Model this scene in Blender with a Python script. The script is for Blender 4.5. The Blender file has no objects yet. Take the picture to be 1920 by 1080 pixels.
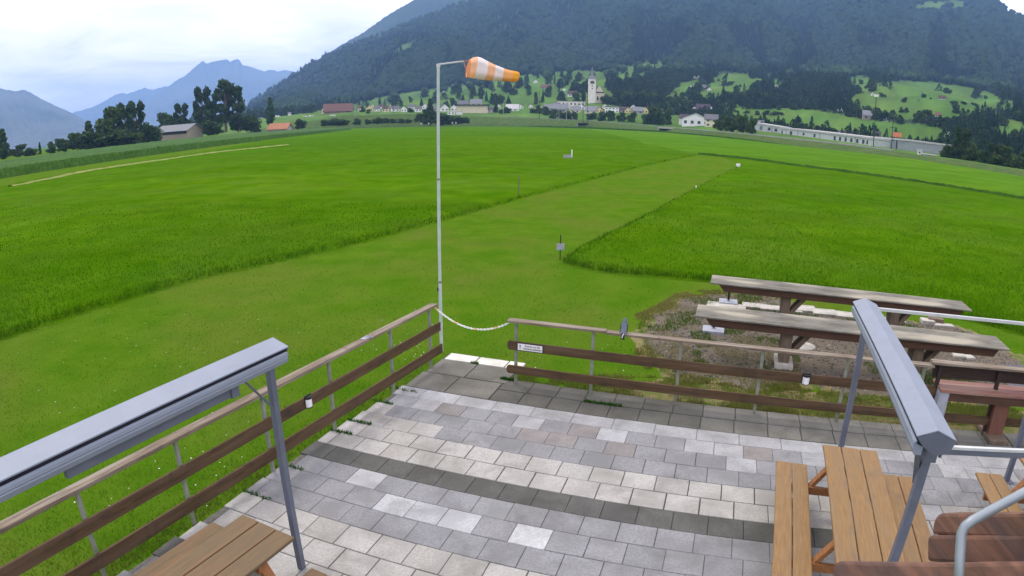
import bpy, math, random
import numpy as np
from mathutils import Vector, Matrix
random.seed(7); rng = np.random.default_rng(11)
scene = bpy.context.scene
col = scene.collection
R = math.radians

# ---------------------------------------------------------------- camera (wide lens with barrel distortion, like the webcam's)
CAMH = 4.2
FPX, K3, PITCH, ROLL = 1182.8, -0.0288, -0.26277, 0.01035        # in 1920-pixel units
cam_d = bpy.data.cameras.new('camera'); cam = bpy.data.objects.new('camera', cam_d); col.objects.link(cam)
cam_d.type = 'PANO'
cam_d.panorama_type = 'FISHEYE_LENS_POLYNOMIAL'
cam_d.sensor_width = 36.0; cam_d.sensor_fit = 'HORIZONTAL'
FMM = FPX * 36.0 / 1920.0
cam_d.fisheye_polynomial_k0 = 0.0
cam_d.fisheye_polynomial_k1 = -1.0 / FMM
cam_d.fisheye_polynomial_k2 = 0.0
cam_d.fisheye_polynomial_k3 = -K3 / FMM ** 3
cam_d.fisheye_polynomial_k4 = 0.0
cam_d.fisheye_fov = R(170)
cam_d.clip_start = 0.05; cam_d.clip_end = 60000
cam.matrix_world = Matrix.Translation((0, 0, CAMH)) @ Matrix.Rotation(PITCH, 4, 'X') @ Matrix.Rotation(-ROLL, 4, 'Y') @ Matrix.Rotation(R(90), 4, 'X')
scene.camera = cam

# ---------------------------------------------------------------- sky, sun, exposure
SUN_EL, SUN_AZ = R(58), R(-35)          # azimuth from +y towards +x
world = bpy.data.worlds.new('World'); scene.world = world; world.use_nodes = True
nt = world.node_tree; nt.nodes.clear()
def wn(t, **k):
    n = nt.nodes.new(t)
    for a, b in k.items(): setattr(n, a, b)
    return n
out = wn('ShaderNodeOutputWorld'); bg = wn('ShaderNodeBackground'); sky = wn('ShaderNodeTexSky')
sky.sky_type = 'NISHITA'; sky.sun_disc = False; sky.sun_elevation = SUN_EL; sky.sun_rotation = SUN_AZ; sky.air_density = 1.0; sky.dust_density = 2.0
tc = wn('ShaderNodeTexCoord'); sep = wn('ShaderNodeSeparateXYZ'); nt.links.new(tc.outputs['Generated'], sep.inputs[0])
# clouds lie on a flat layer above: project direction on a plane
mz = wn('ShaderNodeMath', operation='ADD'); mz.inputs[1].default_value = 0.12; nt.links.new(sep.outputs[2], mz.inputs[0])
mz2 = wn('ShaderNodeMath', operation='MAXIMUM'); mz2.inputs[1].default_value = 0.05; nt.links.new(mz.outputs[0], mz2.inputs[0])
dv = wn('ShaderNodeVectorMath', operation='DIVIDE'); nt.links.new(tc.outputs['Generated'], dv.inputs[0])
cb = wn('ShaderNodeCombineXYZ')
for i in range(3): nt.links.new(mz2.outputs[0], cb.inputs[i])
nt.links.new(cb.outputs[0], dv.inputs[1])
n1 = wn('ShaderNodeTexNoise'); n1.inputs['Scale'].default_value = 1.1; n1.inputs['Detail'].default_value = 7; n1.inputs['Roughness'].default_value = .58; n1.inputs['Distortion'].default_value = .5
nt.links.new(dv.outputs[0], n1.inputs['Vector'])
r1 = wn('ShaderNodeValToRGB'); r1.color_ramp.elements[0].position = .30; r1.color_ramp.elements[1].position = .68
r1.color_ramp.elements[0].color = (.72, .74, .86, 1); r1.color_ramp.elements[1].color = (1.10, 1.07, 1.07, 1)
e = r1.color_ramp.elements.new(.5); e.color = (.93, .93, .99, 1)
nt.links.new(n1.outputs[0], r1.inputs[0])
n2 = wn('ShaderNodeTexNoise'); n2.inputs['Scale'].default_value = .6; n2.inputs['Detail'].default_value = 5; nt.links.new(dv.outputs[0], n2.inputs['Vector'])
r2 = wn('ShaderNodeValToRGB'); r2.color_ramp.elements[0].position = .36; r2.color_ramp.elements[1].position = .56
r2.color_ramp.elements[0].color = (.72, .72, .72, 1); r2.color_ramp.elements[1].color = (.97, .97, .97, 1)
nt.links.new(n2.outputs[0], r2.inputs[0])
skm = wn('ShaderNodeMixRGB'); skm.blend_type = 'MULTIPLY'; skm.inputs[0].default_value = 1; skm.inputs[2].default_value = (.9, .9, .9, 1)
nt.links.new(sky.outputs[0], skm.inputs[1])
clm = wn('ShaderNodeMixRGB'); clm.blend_type = 'MULTIPLY'; clm.inputs[0].default_value = 1; clm.inputs[2].default_value = (23.6, 22.3, 23.0, 1)
nt.links.new(r1.outputs[0], clm.inputs[1])
mx = wn('ShaderNodeMixRGB'); nt.links.new(r2.outputs[0], mx.inputs[0]); nt.links.new(skm.outputs[0], mx.inputs[1]); nt.links.new(clm.outputs[0], mx.inputs[2])
nt.links.new(mx.outputs[0], bg.inputs[0]); bg.inputs[1].default_value = 0.1
nt.links.new(bg.outputs[0], out.inputs[0])
sd = bpy.data.lights.new('sun', 'SUN'); sd.energy = 1.7; sd.angle = R(16); sd.color = (1, .93, .74)
sun = bpy.data.objects.new('sun', sd); col.objects.link(sun)
sdir = Vector((math.sin(SUN_AZ) * math.cos(SUN_EL), math.cos(SUN_AZ) * math.cos(SUN_EL), math.sin(SUN_EL)))
sun.rotation_euler = sdir.to_track_quat('Z', 'Y').to_euler()
scene.view_settings.view_transform = 'Standard'; scene.view_settings.look = 'None'
scene.view_settings.exposure = 0.0; scene.view_settings.gamma = 1.0
scene.cycles.volume_bounces = 0; scene.cycles.max_bounces = 5; scene.cycles.diffuse_bounces = 3; scene.cycles.transparent_max_bounces = 8

# ---------------------------------------------------------------- surveying: photo pixel (1920x1080) <-> world
def rayd(x, y):
    a = (x - 960.0) / FPX; b = (540.0 - y) / FPX
    r = math.hypot(a, b) + 1e-9; th = r + K3 * r ** 3
    v = np.array([math.sin(th) * a / r, math.cos(th), math.sin(th) * b / r])
    c, s = math.cos(ROLL), math.sin(ROLL); v = np.array([c * v[0] - s * v[2], v[1], s * v[0] + c * v[2]])
    c, s = math.cos(PITCH), math.sin(PITCH); return np.array([v[0], c * v[1] - s * v[2], s * v[1] + c * v[2]])
def F(x, y, z=0.0):
    d = rayd(x, y); t = (z - CAMH) / d[2]; return Vector((d[0] * t, d[1] * t, z))
def azel(x, y):
    d = rayd(x, y); return math.atan2(d[0], d[1]), math.asin(d[2])
def AT(x, y, dist):
    a, e = azel(x, y); return Vector((math.sin(a) * dist, math.cos(a) * dist, CAMH + dist * math.tan(e)))
def proj(X, Y, Z):
    X = np.asarray(X, float); Y = np.asarray(Y, float); Z = np.asarray(Z, float) - CAMH
    c, s = math.cos(-PITCH), math.sin(-PITCH); Y, Z = c * Y - s * Z, s * Y + c * Z
    c, s = math.cos(-ROLL), math.sin(-ROLL); X, Z = c * X - s * Z, s * X + c * Z
    rho = np.hypot(X, Z) + 1e-9; th = np.arctan2(rho, Y); r = th.copy()
    for _ in range(8): r = th - K3 * r ** 3
    return 960 + FPX * r * X / rho, 540 - FPX * r * Z / rho
def HT(xb, yb, yt, z0=0.0):                  # height of a vertical whose foot shows at (xb,yb) and head at row yt
    p = F(xb, yb, z0); lo, hi = 0, 20
    for _ in range(50):
        m = (lo + hi) / 2
        if proj(p.x, p.y, z0 + m)[1] > yt: lo = m
        else: hi = m
    return lo

# ---------------------------------------------------------------- helpers
def L(r, g, b):
    f = lambda c: (c / 255 / 12.92) if c / 255 <= .04045 else ((c / 255 + .055) / 1.055) ** 2.4
    return (f(r), f(g), f(b))
def hsh(ix, iy, seed):
    h = (ix.astype(np.int64) * 374761393 + iy.astype(np.int64) * 668265263 + seed * 974634777) & 0xffffffff
    h = ((h ^ (h >> 13)) * 1274126177) & 0xffffffff
    return ((h ^ (h >> 16)) & 0xffffff) / float(0xffffff)
def vnoise(x, y, seed=0):
    x = np.asarray(x, float); y = np.asarray(y, float)
    ix = np.floor(x); iy = np.floor(y); fx = x - ix; fy = y - iy
    fx = fx * fx * (3 - 2 * fx); fy = fy * fy * (3 - 2 * fy)
    a = hsh(ix, iy, seed); b = hsh(ix + 1, iy, seed); c = hsh(ix, iy + 1, seed); d = hsh(ix + 1, iy + 1, seed)
    return (a * (1 - fx) + b * fx) * (1 - fy) + (c * (1 - fx) + d * fx) * fy
def fbm(x, y, o=4, seed=0):
    s = 0; a = .5; t = 0
    for i in range(o):
        s = s + a * vnoise(x * 2 ** i, y * 2 ** i, seed + i); t += a; a *= .5
    return s / t
def inpoly(px, py, poly):
    px = np.asarray(px, float); py = np.asarray(py, float); r = np.zeros(px.shape, bool); n = len(poly); j = n - 1
    for i in range(n):
        xi, yi = poly[i][0], poly[i][1]; xj, yj = poly[j][0], poly[j][1]
        if yi != yj:
            c = ((yi > py) != (yj > py)) & (px < (xj - xi) * (py - yi) / (yj - yi) + xi)
            r ^= c
        j = i
    return r

def mat(name, c1, c2=None, scale=6.0, rough=.8, bump=0.0, bscale=60.0, metal=0.0, stretch=(1, 1, 1), attr=None, spec=.25, c3=None, scale3=1.2, amt3=.5, trans=0.0, lo=.35, hi=.65, coord='Object', bdist=.01, c4=None, scale4=.6, amt4=.6, e0=.5, e1=.62):
    m = bpy.data.materials.new(name); m.use_nodes = True; t = m.node_tree; b = t.nodes['Principled BSDF']
    b.inputs['Roughness'].default_value = rough; b.inputs['Metallic'].default_value = metal; b.inputs['Specular IOR Level'].default_value = spec
    tcn = t.nodes.new('ShaderNodeTexCoord'); mp = t.nodes.new('ShaderNodeMapping'); mp.inputs['Scale'].default_value = stretch
    t.links.new(tcn.outputs[coord], mp.inputs[0])
    src = None
    if c2 is None: c2 = tuple(x * .8 for x in c1)
    n = t.nodes.new('ShaderNodeTexNoise'); n.inputs['Scale'].default_value = scale; n.inputs['Detail'].default_value = 6; n.inputs['Roughness'].default_value = .6
    t.links.new(mp.outputs[0], n.inputs['Vector'])
    rp = t.nodes.new('ShaderNodeValToRGB'); rp.color_ramp.elements[0].position = lo; rp.color_ramp.elements[1].position = hi
    rp.color_ramp.elements[0].color = (*c1, 1); rp.color_ramp.elements[1].color = (*c2, 1)
    t.links.new(n.outputs[0], rp.inputs[0]); src = rp.outputs[0]
    if c3 is not None:
        n3 = t.nodes.new('ShaderNodeTexNoise'); n3.inputs['Scale'].default_value = scale3; n3.inputs['Detail'].default_value = 4
        t.links.new(mp.outputs[0], n3.inputs['Vector'])
        rr = t.nodes.new('ShaderNodeValToRGB'); rr.color_ramp.elements[0].position = .45; rr.color_ramp.elements[1].position = .62
        rr.color_ramp.elements[1].color = (amt3, amt3, amt3, 1)
        t.links.new(n3.outputs[0], rr.inputs[0])
        mxx = t.nodes.new('ShaderNodeMixRGB'); t.links.new(rr.outputs[0], mxx.inputs[0]); t.links.new(src, mxx.inputs[1]); mxx.inputs[2].default_value = (*c3, 1); src = mxx.outputs[0]
    if c4 is not None:
        n4 = t.nodes.new('ShaderNodeTexNoise'); n4.inputs['Scale'].default_value = scale4; n4.inputs['Detail'].default_value = 8; n4.inputs['Roughness'].default_value = .65; n4.inputs['Distortion'].default_value = .6
        t.links.new(tcn.outputs[coord], n4.inputs['Vector']); r4 = t.nodes.new('ShaderNodeValToRGB'); r4.color_ramp.elements[0].position = e0; r4.color_ramp.elements[1].position = e1; r4.color_ramp.elements[1].color = (amt4, amt4, amt4, 1)
        t.links.new(n4.outputs[0], r4.inputs[0]); m4 = t.nodes.new('ShaderNodeMixRGB'); t.links.new(r4.outputs[0], m4.inputs[0]); t.links.new(src, m4.inputs[1]); m4.inputs[2].default_value = (*c4, 1); src = m4.outputs[0]
    if attr:
        at = t.nodes.new('ShaderNodeAttribute'); at.attribute_name = attr
        mm = t.nodes.new('ShaderNodeMixRGB'); mm.blend_type = 'MULTIPLY'; mm.inputs[0].default_value = 1
        t.links.new(src, mm.inputs[1]); t.links.new(at.outputs['Color'], mm.inputs[2]); src = mm.outputs[0]
    t.links.new(src, b.inputs['Base Color'])
    if bump:
        nb = t.nodes.new('ShaderNodeTexNoise'); nb.inputs['Scale'].default_value = bscale; nb.inputs['Detail'].default_value = 5
        t.links.new(mp.outputs[0], nb.inputs['Vector'])
        bn = t.nodes.new('ShaderNodeBump'); bn.inputs['Strength'].default_value = bump; bn.inputs['Distance'].default_value = bdist
        t.links.new(nb.outputs[0], bn.inputs['Height']); t.links.new(bn.outputs[0], b.inputs['Normal'])
    if trans:
        tr = t.nodes.new('ShaderNodeBsdfTranslucent'); t.links.new(src, tr.inputs[0])
        ms = t.nodes.new('ShaderNodeMixShader'); ms.inputs[0].default_value = trans
        t.links.new(b.outputs[0], ms.inputs[1]); t.links.new(tr.outputs[0], ms.inputs[2]); t.links.new(ms.outputs[0], t.nodes['Material Output'].inputs[0])
    return m

class MB:
    def __init__(s): s.v = []; s.f = []; s.c = []
    def add(s, vs, fs, c=None):
        o = len(s.v); s.v += [tuple(p) for p in vs]; s.f += [tuple(i + o for i in f) for f in fs]; s.c += [c] * len(fs); return s
    def box(s, x0, x1, y0, y1, z0, z1, c=None):
        v = [(x0, y0, z0), (x1, y0, z0), (x1, y1, z0), (x0, y1, z0), (x0, y0, z1), (x1, y0, z1), (x1, y1, z1), (x0, y1, z1)]
        return s.add(v, [(0, 3, 2, 1), (4, 5, 6, 7), (0, 1, 5, 4), (1, 2, 6, 5), (2, 3, 7, 6), (3, 0, 4, 7)], c)
    def bar(s, p, q, w, h, up=(0, 0, 1), c=None):
        p = Vector(p); q = Vector(q); d = (q - p).normalized(); u = Vector(up)
        if abs(d.dot(u)) > .98: u = Vector((0, 1, 0))
        a = d.cross(u).normalized(); b = a.cross(d).normalized(); v = []
        for e in (p, q):
            for i, j in ((-1, -1), (1, -1), (1, 1), (-1, 1)): v.append(e + a * (i * w / 2) + b * (j * h / 2))
        return s.add(v, [(0, 3, 2, 1), (4, 5, 6, 7), (0, 1, 5, 4), (1, 2, 6, 5), (2, 3, 7, 6), (3, 0, 4, 7)], c)
    def prism(s, poly, p, q, ax, ay, c=None):           # polygon in (ax,ay) swept from p to q
        p = Vector(p); q = Vector(q); ax = Vector(ax); ay = Vector(ay); n = len(poly)
        v = [p + ax * a + ay * b for a, b in poly] + [q + ax * a + ay * b for a, b in poly]
        f = [tuple(range(n))[::-1], tuple(range(n, 2 * n))] + [(i, (i + 1) % n, (i + 1) % n + n, i + n) for i in range(n)]
        return s.add(v, f, c)
    def tube(s, pts, r, n=10, closed=False, c=None):
        pts = [Vector(p) for p in pts]; rs = r if isinstance(r, (list, tuple)) else [r] * len(pts); m = len(pts); v = []; f = []
        a = None
        for i, p in enumerate(pts):
            if closed: d = pts[(i + 1) % m] - pts[i - 1]
            else: d = pts[min(i + 1, m - 1)] - pts[max(i - 1, 0)]
            d.normalize()
            if a is None: a = d.orthogonal().normalized()
            else: a = (a - d * a.dot(d)).normalized()
            b = d.cross(a)
            for k in range(n): v.append(p + (a * math.cos(2 * math.pi * k / n) + b * math.sin(2 * math.pi * k / n)) * rs[i])
        for i in range(m if closed else m - 1):
            j = (i + 1) % m
            for k in range(n): f.append((i * n + k, i * n + (k + 1) % n, j * n + (k + 1) % n, j * n + k))
        if not closed: f += [tuple(range(n))[::-1], tuple(range((m - 1) * n, m * n))]
        return s.add(v, f, c)
    def ball(s, ctr, rad, nu=12, nv=8, M=None, c=None):
        v = []; f = []; ctr = Vector(ctr)
        for i in range(nv + 1):
            t = math.pi * i / nv
            for k in range(nu):
                p = 2 * math.pi * k / nu; w = Vector((rad[0] * math.sin(t) * math.cos(p), rad[1] * math.sin(t) * math.sin(p), rad[2] * math.cos(t)))
                v.append(ctr + (M @ w if M else w))
        for i in range(nv):
            for k in range(nu): f.append((i * nu + k, (i + 1) * nu + k, (i + 1) * nu + (k + 1) % nu, i * nu + (k + 1) % nu))
        return s.add(v, f, c)
    def mesh(s, name):
        me = bpy.data.meshes.new(name); me.from_pydata(s.v, [], s.f); me.update()
        if any(c is not None for c in s.c):
            a = me.attributes.new('tint', 'FLOAT_COLOR', 'FACE')
            a.data.foreach_set('color', np.array([(*(c or (1, 1, 1)), 1) for c in s.c], np.float32).ravel())
        return me
    def build(s, name, m, parent=None, smooth=False, bevel=0.0, label=None):
        me = s.mesh(name); me.materials.append(m)
        if smooth: me.polygons.foreach_set('use_smooth', [True] * len(me.polygons))
        o = bpy.data.objects.new(name, me); col.objects.link(o)
        if parent: o.parent = parent
        if label: o['label'] = label
        if bevel:
            b = o.modifiers.new('bevel', 'BEVEL'); b.width = bevel; b.segments = 2; b.limit_method = 'ANGLE'
        return o
def npmesh(name, V, Fq, m, colr=None, smooth=False, attr='tint', dom='FACE'):
    me = bpy.data.meshes.new(name); V = np.asarray(V, np.float32); Fq = np.asarray(Fq, np.int32); k = Fq.shape[1]; nf = len(Fq)
    me.vertices.add(len(V)); me.vertices.foreach_set('co', V.ravel())
    me.loops.add(nf * k); me.loops.foreach_set('vertex_index', Fq.ravel())
    me.polygons.add(nf); me.polygons.foreach_set('loop_start', np.arange(0, nf * k, k, dtype=np.int32))
    try: me.polygons.foreach_set('loop_total', np.full(nf, k, np.int32))
    except Exception: pass
    if smooth: me.polygons.foreach_set('use_smooth', np.ones(nf, bool))
    me.update(calc_edges=True)
    if colr is not None:
        a = me.attributes.new(attr, 'FLOAT_COLOR', dom); c = np.ones((len(colr), 4), np.float32); c[:, :3] = colr; a.data.foreach_set('color', c.ravel())
    if m: me.materials.append(m)
    return me
def link(name, me, parent=None):
    o = bpy.data.objects.new(name, me); col.objects.link(o)
    if parent: o.parent = parent
    return o
def tag(o, label=None, cat=None, group=None, kind=None):
    if label: o['label'] = label
    if cat: o['category'] = cat
    if group: o['group'] = group
    if kind: o['kind'] = kind
    return o
def thing(name, label, cat, loc=(0, 0, 0), rz=0.0, group=None):
    o = bpy.data.objects.new(name, None); o.empty_display_size = .2; col.objects.link(o); o.location = loc; o.rotation_euler = (0, 0, rz)
    return tag(o, label, cat, group)
def copy_tree(o, parent=None):
    c = o.copy(); col.objects.link(c)
    if parent: c.parent = parent
    for ch in list(o.children): copy_tree(ch, c)
    return c
ORD = ['first', 'second', 'third', 'fourth', 'fifth', 'sixth', 'seventh', 'eighth', 'ninth', 'tenth', 'eleventh', 'twelfth', 'thirteenth', 'fourteenth', 'fifteenth', 'sixteenth']

# ---------------------------------------------------------------- materials
GR1, GR2, GR3 = (.062, .165, .008), (.10, .205, .018), (.13, .17, .035)
M = {}
M['mown'] = mat('mown_grass', (.054, .134, .005), (.084, .158, .010), scale=.9, rough=.95, bump=1.0, bscale=38, c3=(.100, .138, .018), scale3=.22, amt3=.6, c4=(.115, .135, .028), scale4=.42, amt4=.4, e0=.54, e1=.70, spec=.0, bdist=.03)
M['blade'] = mat('grass_blade', (1, 1, 1), (.8, .85, .7), scale=.4, rough=.9, attr='tint', spec=.0, trans=.5)
M['field'] = mat('meadow_grass', (.039, .119, .001), (.066, .152, .003), scale=.5, rough=.95, bump=1.0, bscale=14, c3=(.066, .132, .010), scale3=.16, amt3=.5, attr='tint', spec=.0, bdist=.08)
M['farfield'] = mat('far_meadow_grass', (.058, .150, .006), (.076, .168, .011), scale=.12, rough=.95, bump=.8, bscale=3, attr='tint', spec=.0, bdist=.2)
M['corn'] = mat('maize_leaves', (.022, .075, .006), (.045, .115, .014), scale=1.1, rough=.85, bump=1, bscale=3, bdist=.3, attr='tint', spec=.1)
M['bank'] = mat('bank_weeds', (.05, .10, .02), (.09, .13, .035), scale=.35, rough=.95, bump=1, bscale=2.5, bdist=.4, spec=.05)
M['road'] = mat('pale_asphalt', (.22, .22, .21), (.30, .30, .28), scale=.5)
M['hill'] = mat('hillside_ground', (1, 1, 1), (.72, .8, .7), scale=.012, rough=.95, attr='tint', spec=.03, c3=(1.25, 1.15, .8), scale3=.004, amt3=.4)
M['forest'] = mat('forest_leaves', (1, 1, 1), (.75, .8, .8), scale=.01, rough=.95, attr='tint', spec=.05)
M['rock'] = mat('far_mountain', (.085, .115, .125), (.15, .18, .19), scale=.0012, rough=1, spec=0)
M['leaf'] = mat('tree_leaves', (1, 1, 1), (.7, .8, .7), scale=1.5, rough=.8, attr='tint', spec=.15, trans=.2)
M['bark'] = mat('tree_bark', (.07, .055, .04), (.12, .10, .08), scale=8)
M['hay'] = mat('dry_hay', (.25, .235, .075), (.12, .17, .025), scale=.6, rough=1, bump=1, bscale=6, bdist=.1)
M['paver'] = mat('concrete_paver', (1.06, 1.06, 1.06), (.80, .80, .79), scale=34, rough=.92, attr='tint', bump=.5, bscale=160, spec=.12, c3=(.74, .74, .73), scale3=2.1, amt3=.75, bdist=.005, lo=.38, hi=.66, c4=(.52, .52, .49), scale4=1.4, amt4=.75, e0=.5, e1=.70)
M['dirt'] = mat('joint_dirt', (.08, .076, .065), (.13, .125, .105), scale=20, rough=1)
M['gravel'] = mat('gravel', (.125, .102, .072), (.20, .165, .118), scale=28, rough=1, bump=1, bscale=70, c3=(.12, .11, .085), scale3=.9, amt3=.6, bdist=.03)
M['straw'] = mat('dry_grass', (.235, .185, .085), (.16, .15, .055), scale=5, rough=1, bump=1, bscale=40, c3=(.085, .13, .018), scale3=2.6, amt3=.95, bdist=.03, lo=.3, hi=.7)
M['stone'] = mat('gravel_stone', (1, 1, 1), (.8, .8, .8), scale=30, attr='tint', rough=.95)
M['railtop'] = mat('weathered_rail_wood', (.235, .185, .13), (.125, .095, .07), scale=7, stretch=(.5, 9, 9), rough=.9, bump=.5, bscale=30, c3=(.33, .30, .24), scale3=2, amt3=.6, c4=(.07, .06, .05), scale4=4, amt4=.6, e0=.56, e1=.7)
M['board'] = mat('brown_stained_board', (.112, .070, .036), (.06, .039, .022), scale=6, stretch=(.6, 8, 8), rough=.85, bump=.4, bscale=30, c3=(.15, .10, .065), scale3=1.5, amt3=.5, spec=.12, c4=(.045, .035, .028), scale4=2.4, amt4=.7, e0=.54, e1=.7)
M['darkboard'] = mat('dark_board', (.05, .032, .026), (.03, .02, .017), scale=6, stretch=(.6, 8, 8), rough=.75)
M['post'] = mat('galvanised_post', (.24, .25, .19), (.17, .18, .13), scale=9, rough=.6, metal=.15, c3=(.3, .31, .27), scale3=4)
M['alu'] = mat('grey_powder_coat', (.235, .265, .32), (.215, .245, .295), scale=3, rough=.5, spec=.3, c4=(.18, .20, .23), scale4=5, amt4=.5, e0=.5, e1=.75)
M['alud'] = mat('dark_grey_metal', (.125, .14, .175), (.10, .113, .145), scale=4, rough=.45, spec=.4)
M['slit'] = mat('black_gap', (.012, .012, .02), (.02, .02, .03), scale=4, rough=.8)
M['white_metal'] = mat('white_track', (.56, .58, .57), (.46, .48, .47), scale=5, rough=.35, spec=.5)
M['table'] = mat('oiled_larch', (.275, .165, .065), (.20, .115, .045), scale=4, stretch=(1.0, 14, 14), rough=.6, bump=.2, bscale=14, c3=(.205, .14, .07), scale3=1.1, amt3=.6, c4=(.13, .10, .07), scale4=3.2, amt4=.6, e0=.58, e1=.72)
M['table2'] = mat('worn_larch', (.155, .105, .052), (.11, .077, .04), scale=4, stretch=(1.0, 14, 14), rough=.65, bump=.2, bscale=14, c3=(.20, .11, .05), scale3=1.0, amt3=.6, c4=(.10, .08, .06), scale4=3.0, amt4=.6, e0=.58, e1=.72)
M['table_edge'] = mat('orange_wood_edge', (.30, .128, .042), (.20, .085, .03), scale=6, stretch=(1, 8, 8), rough=.6)
M['greytop'] = mat('lichen_grey_boards', (.20, .19, .155), (.105, .103, .085), scale=3.4, stretch=(.6, 1.8, 1), rough=.95, bump=.4, bscale=40, c3=(.38, .35, .27), scale3=1.7, amt3=.8, spec=.1)
M['apron'] = mat('brown_beam', (.10, .052, .032), (.065, .035, .024), scale=5, stretch=(.6, 7, 7), rough=.8)
M['ped'] = mat('brown_grey_post', (.19, .145, .10), (.12, .09, .065), scale=6, stretch=(5, 5, .7), rough=.85)
M['slab'] = mat('pale_concrete', (.50, .47, .41), (.36, .345, .30), scale=6, rough=.95, c3=(.3, .31, .25), scale3=2.5, amt3=.35)
M['grey_conc'] = mat('grey_concrete', (.36, .38, .42), (.28, .29, .32), scale=7, rough=.95)
M['black'] = mat('black_plastic', (.015, .015, .017), (.025, .025, .027), scale=8, rough=.5)
M['white'] = mat('white_plastic', (.80, .80, .78), (.72, .72, .70), scale=8, rough=.5)
M['reddish'] = mat('red_brown_table', (.27, .125, .095), (.19, .09, .07), scale=4, stretch=(.7, 9, 9), rough=.6, c3=(.34, .24, .18), scale3=1.3, amt3=.6)
M['redleg'] = mat('red_brown_leg', (.19, .085, .055), (.13, .06, .042), scale=5, stretch=(6, 6, .7), rough=.65)
M['log'] = mat('balcony_wood', (.235, .122, .08), (.115, .064, .048), scale=4, stretch=(.5, 14, 14), rough=.7, bump=.12, bscale=10, c3=(.085, .06, .058), scale3=1.6, amt3=.7, spec=.2)
M['pipe'] = mat('grey_handrail', (.30, .34, .35), (.23, .26, .29), scale=6, rough=.4, metal=.3)
M['pole'] = mat('white_grey_pole', (.50, .56, .52), (.40, .46, .43), scale=5, rough=.45, spec=.4)
M['feather'] = mat('grey_feathers', (.20, .23, .26), (.13, .15, .17), scale=40, rough=.8, attr='tint')
M['bluebottle'] = mat('blue_bottle', (.02, .10, .42), (.04, .16, .55), scale=20, rough=.25, spec=.5)
M['roadmark'] = mat('glass_dark', (.03, .04, .05), (.05, .06, .07), scale=2, rough=.2, spec=.5)

# ================================================================ THE SETTING
# ---------------------------------------------------------------- ground sheet
gv = []; gf = []
rad = [0.0, 3, 6, 10, 16, 25, 40, 70, 120, 200, 350, 600, 1100, 2200, 4500]
for i, r in enumerate(rad):
    for k in range(48): gv.append((r * math.cos(k * math.pi / 24), r * math.sin(k * math.pi / 24), 0.0 if r < 700 else -3.0 * (r > 1000)))
for i in range(len(rad) - 1):
    for k in range(48): gf.append((i * 48 + k, i * 48 + (k + 1) % 48, (i + 1) * 48 + (k + 1) % 48, (i + 1) * 48 + k))
mb = MB(); mb.add(gv, gf); tag(mb.build('ground', M['mown'], smooth=True), kind='structure')

PX = lambda pts, z=0.0: [F(x, y, z) for x, y in pts]
# edges measured on the ground
RWL = [(-11.59, 10.59), (-9.26, 15.95), (-5.9, 20.5), (-2.75, 27.12), (1.3, 36.51), (13.9, 65.51), (29.24, 97.79)]
FIELD_L = [(-14.2, 3.0)] + RWL + [(29, 140), (60, 300), (60, 560), (-115, 560), (-112, 430), (-80, 195), (-62, 125), (-60, 55), (-40, -2)]
RFRONT = [(1.62, 18.75), (1.75, 18.3), (2.88, 17.31), (4.78, 16.78), (5.65, 16.53), (7.2, 15.9), (9.5, 14.9), (11.2, 13.6), (12.2, 12.4), (14, 9.5), (18, 3), (40, -6)]
FIELD_R = [(29.2, 77.2), (12.5, 42.1), (5.75, 27.58), (2.6, 21.2)] + RFRONT + [(70, 20), (55, 54), (46.4, 65.8), (38, 78.5), (33.9, 90.4), (31.5, 93)]
FARLINE = [(29.6, 98.6), (34.6, 91.6), (38.6, 79.6), (47, 66.7), (55.8, 55), (71, 21)]
FIELD_F = FARLINE + [(150, 40), (133, 127), (128, 185), (112, 225), (101, 431), (60, 545), (30, 142)]
RWSTRIP = RWL + [(29.2, 77.2), (12.5, 42.1), (5.75, 27.58), (2.6, 21.2), (1.62, 18.75)]

def patch(name, poly, m, hfun, dmin, dmax, az0=-58, az1=58, naz=760, ratio=1.014, jit=.1, base=0.006):
    ds = [dmin]
    while ds[-1] < dmax: ds.append(ds[-1] * ratio)
    ds = np.array(ds); az = np.radians(np.linspace(az0, az1, naz)); A, D = np.meshgrid(az, ds, indexing='ij')
    X = np.sin(A) * D; Y = np.cos(A) * D
    jx = (fbm(X * 1.7, Y * 1.7, 3, 5) - .5) * jit * 4; jy = (fbm(X * 1.7, Y * 1.7, 3, 9) - .5) * jit * 4
    ins = inpoly(X + jx, Y + jy, poly)
    core = ins.copy()
    core[1:-1, 1:-1] = ins[1:-1, 1:-1] & ins[:-2, 1:-1] & ins[2:, 1:-1] & ins[1:-1, :-2] & ins[1:-1, 2:]
    Z = np.where(core, hfun(X, Y, D), base)
    idx = np.arange(X.size).reshape(X.shape)
    q = np.stack([idx[:-1, :-1], idx[1:, :-1], idx[1:, 1:], idx[:-1, 1:]], -1)
    keep = ins[:-1, :-1] | ins[1:, :-1] | ins[1:, 1:] | ins[:-1, 1:]
    q = q[keep]; used = np.unique(q); mp = np.full(X.size, -1); mp[used] = np.arange(len(used))
    V = np.stack([X.ravel(), Y.ravel(), Z.ravel()], -1)[used]
    st = fbm(X * .05 + Y * .02, Y * .16 - X * .06, 4, 141) ; s2 = fbm(X * .5, Y * .5, 3, 147); s3 = fbm(X * .022, Y * .03, 3, 151)
    tn = (.66 + .34 * st + .24 * s2 + .16 * s3).ravel()[used]; yl = (.9 + .2 * s3 + .12 * st).ravel()[used]
    return link(name, npmesh(name, V, mp[q], m, np.stack([tn * yl, tn, tn * (.6 + .9 * s2.ravel()[used])], -1), smooth=True, dom='POINT'))
hL = lambda X, Y, D: .06 + .09 * fbm(X * .55, Y * .55, 4, 3) + .06 * fbm(X * 4, Y * 4, 3, 8)
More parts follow.
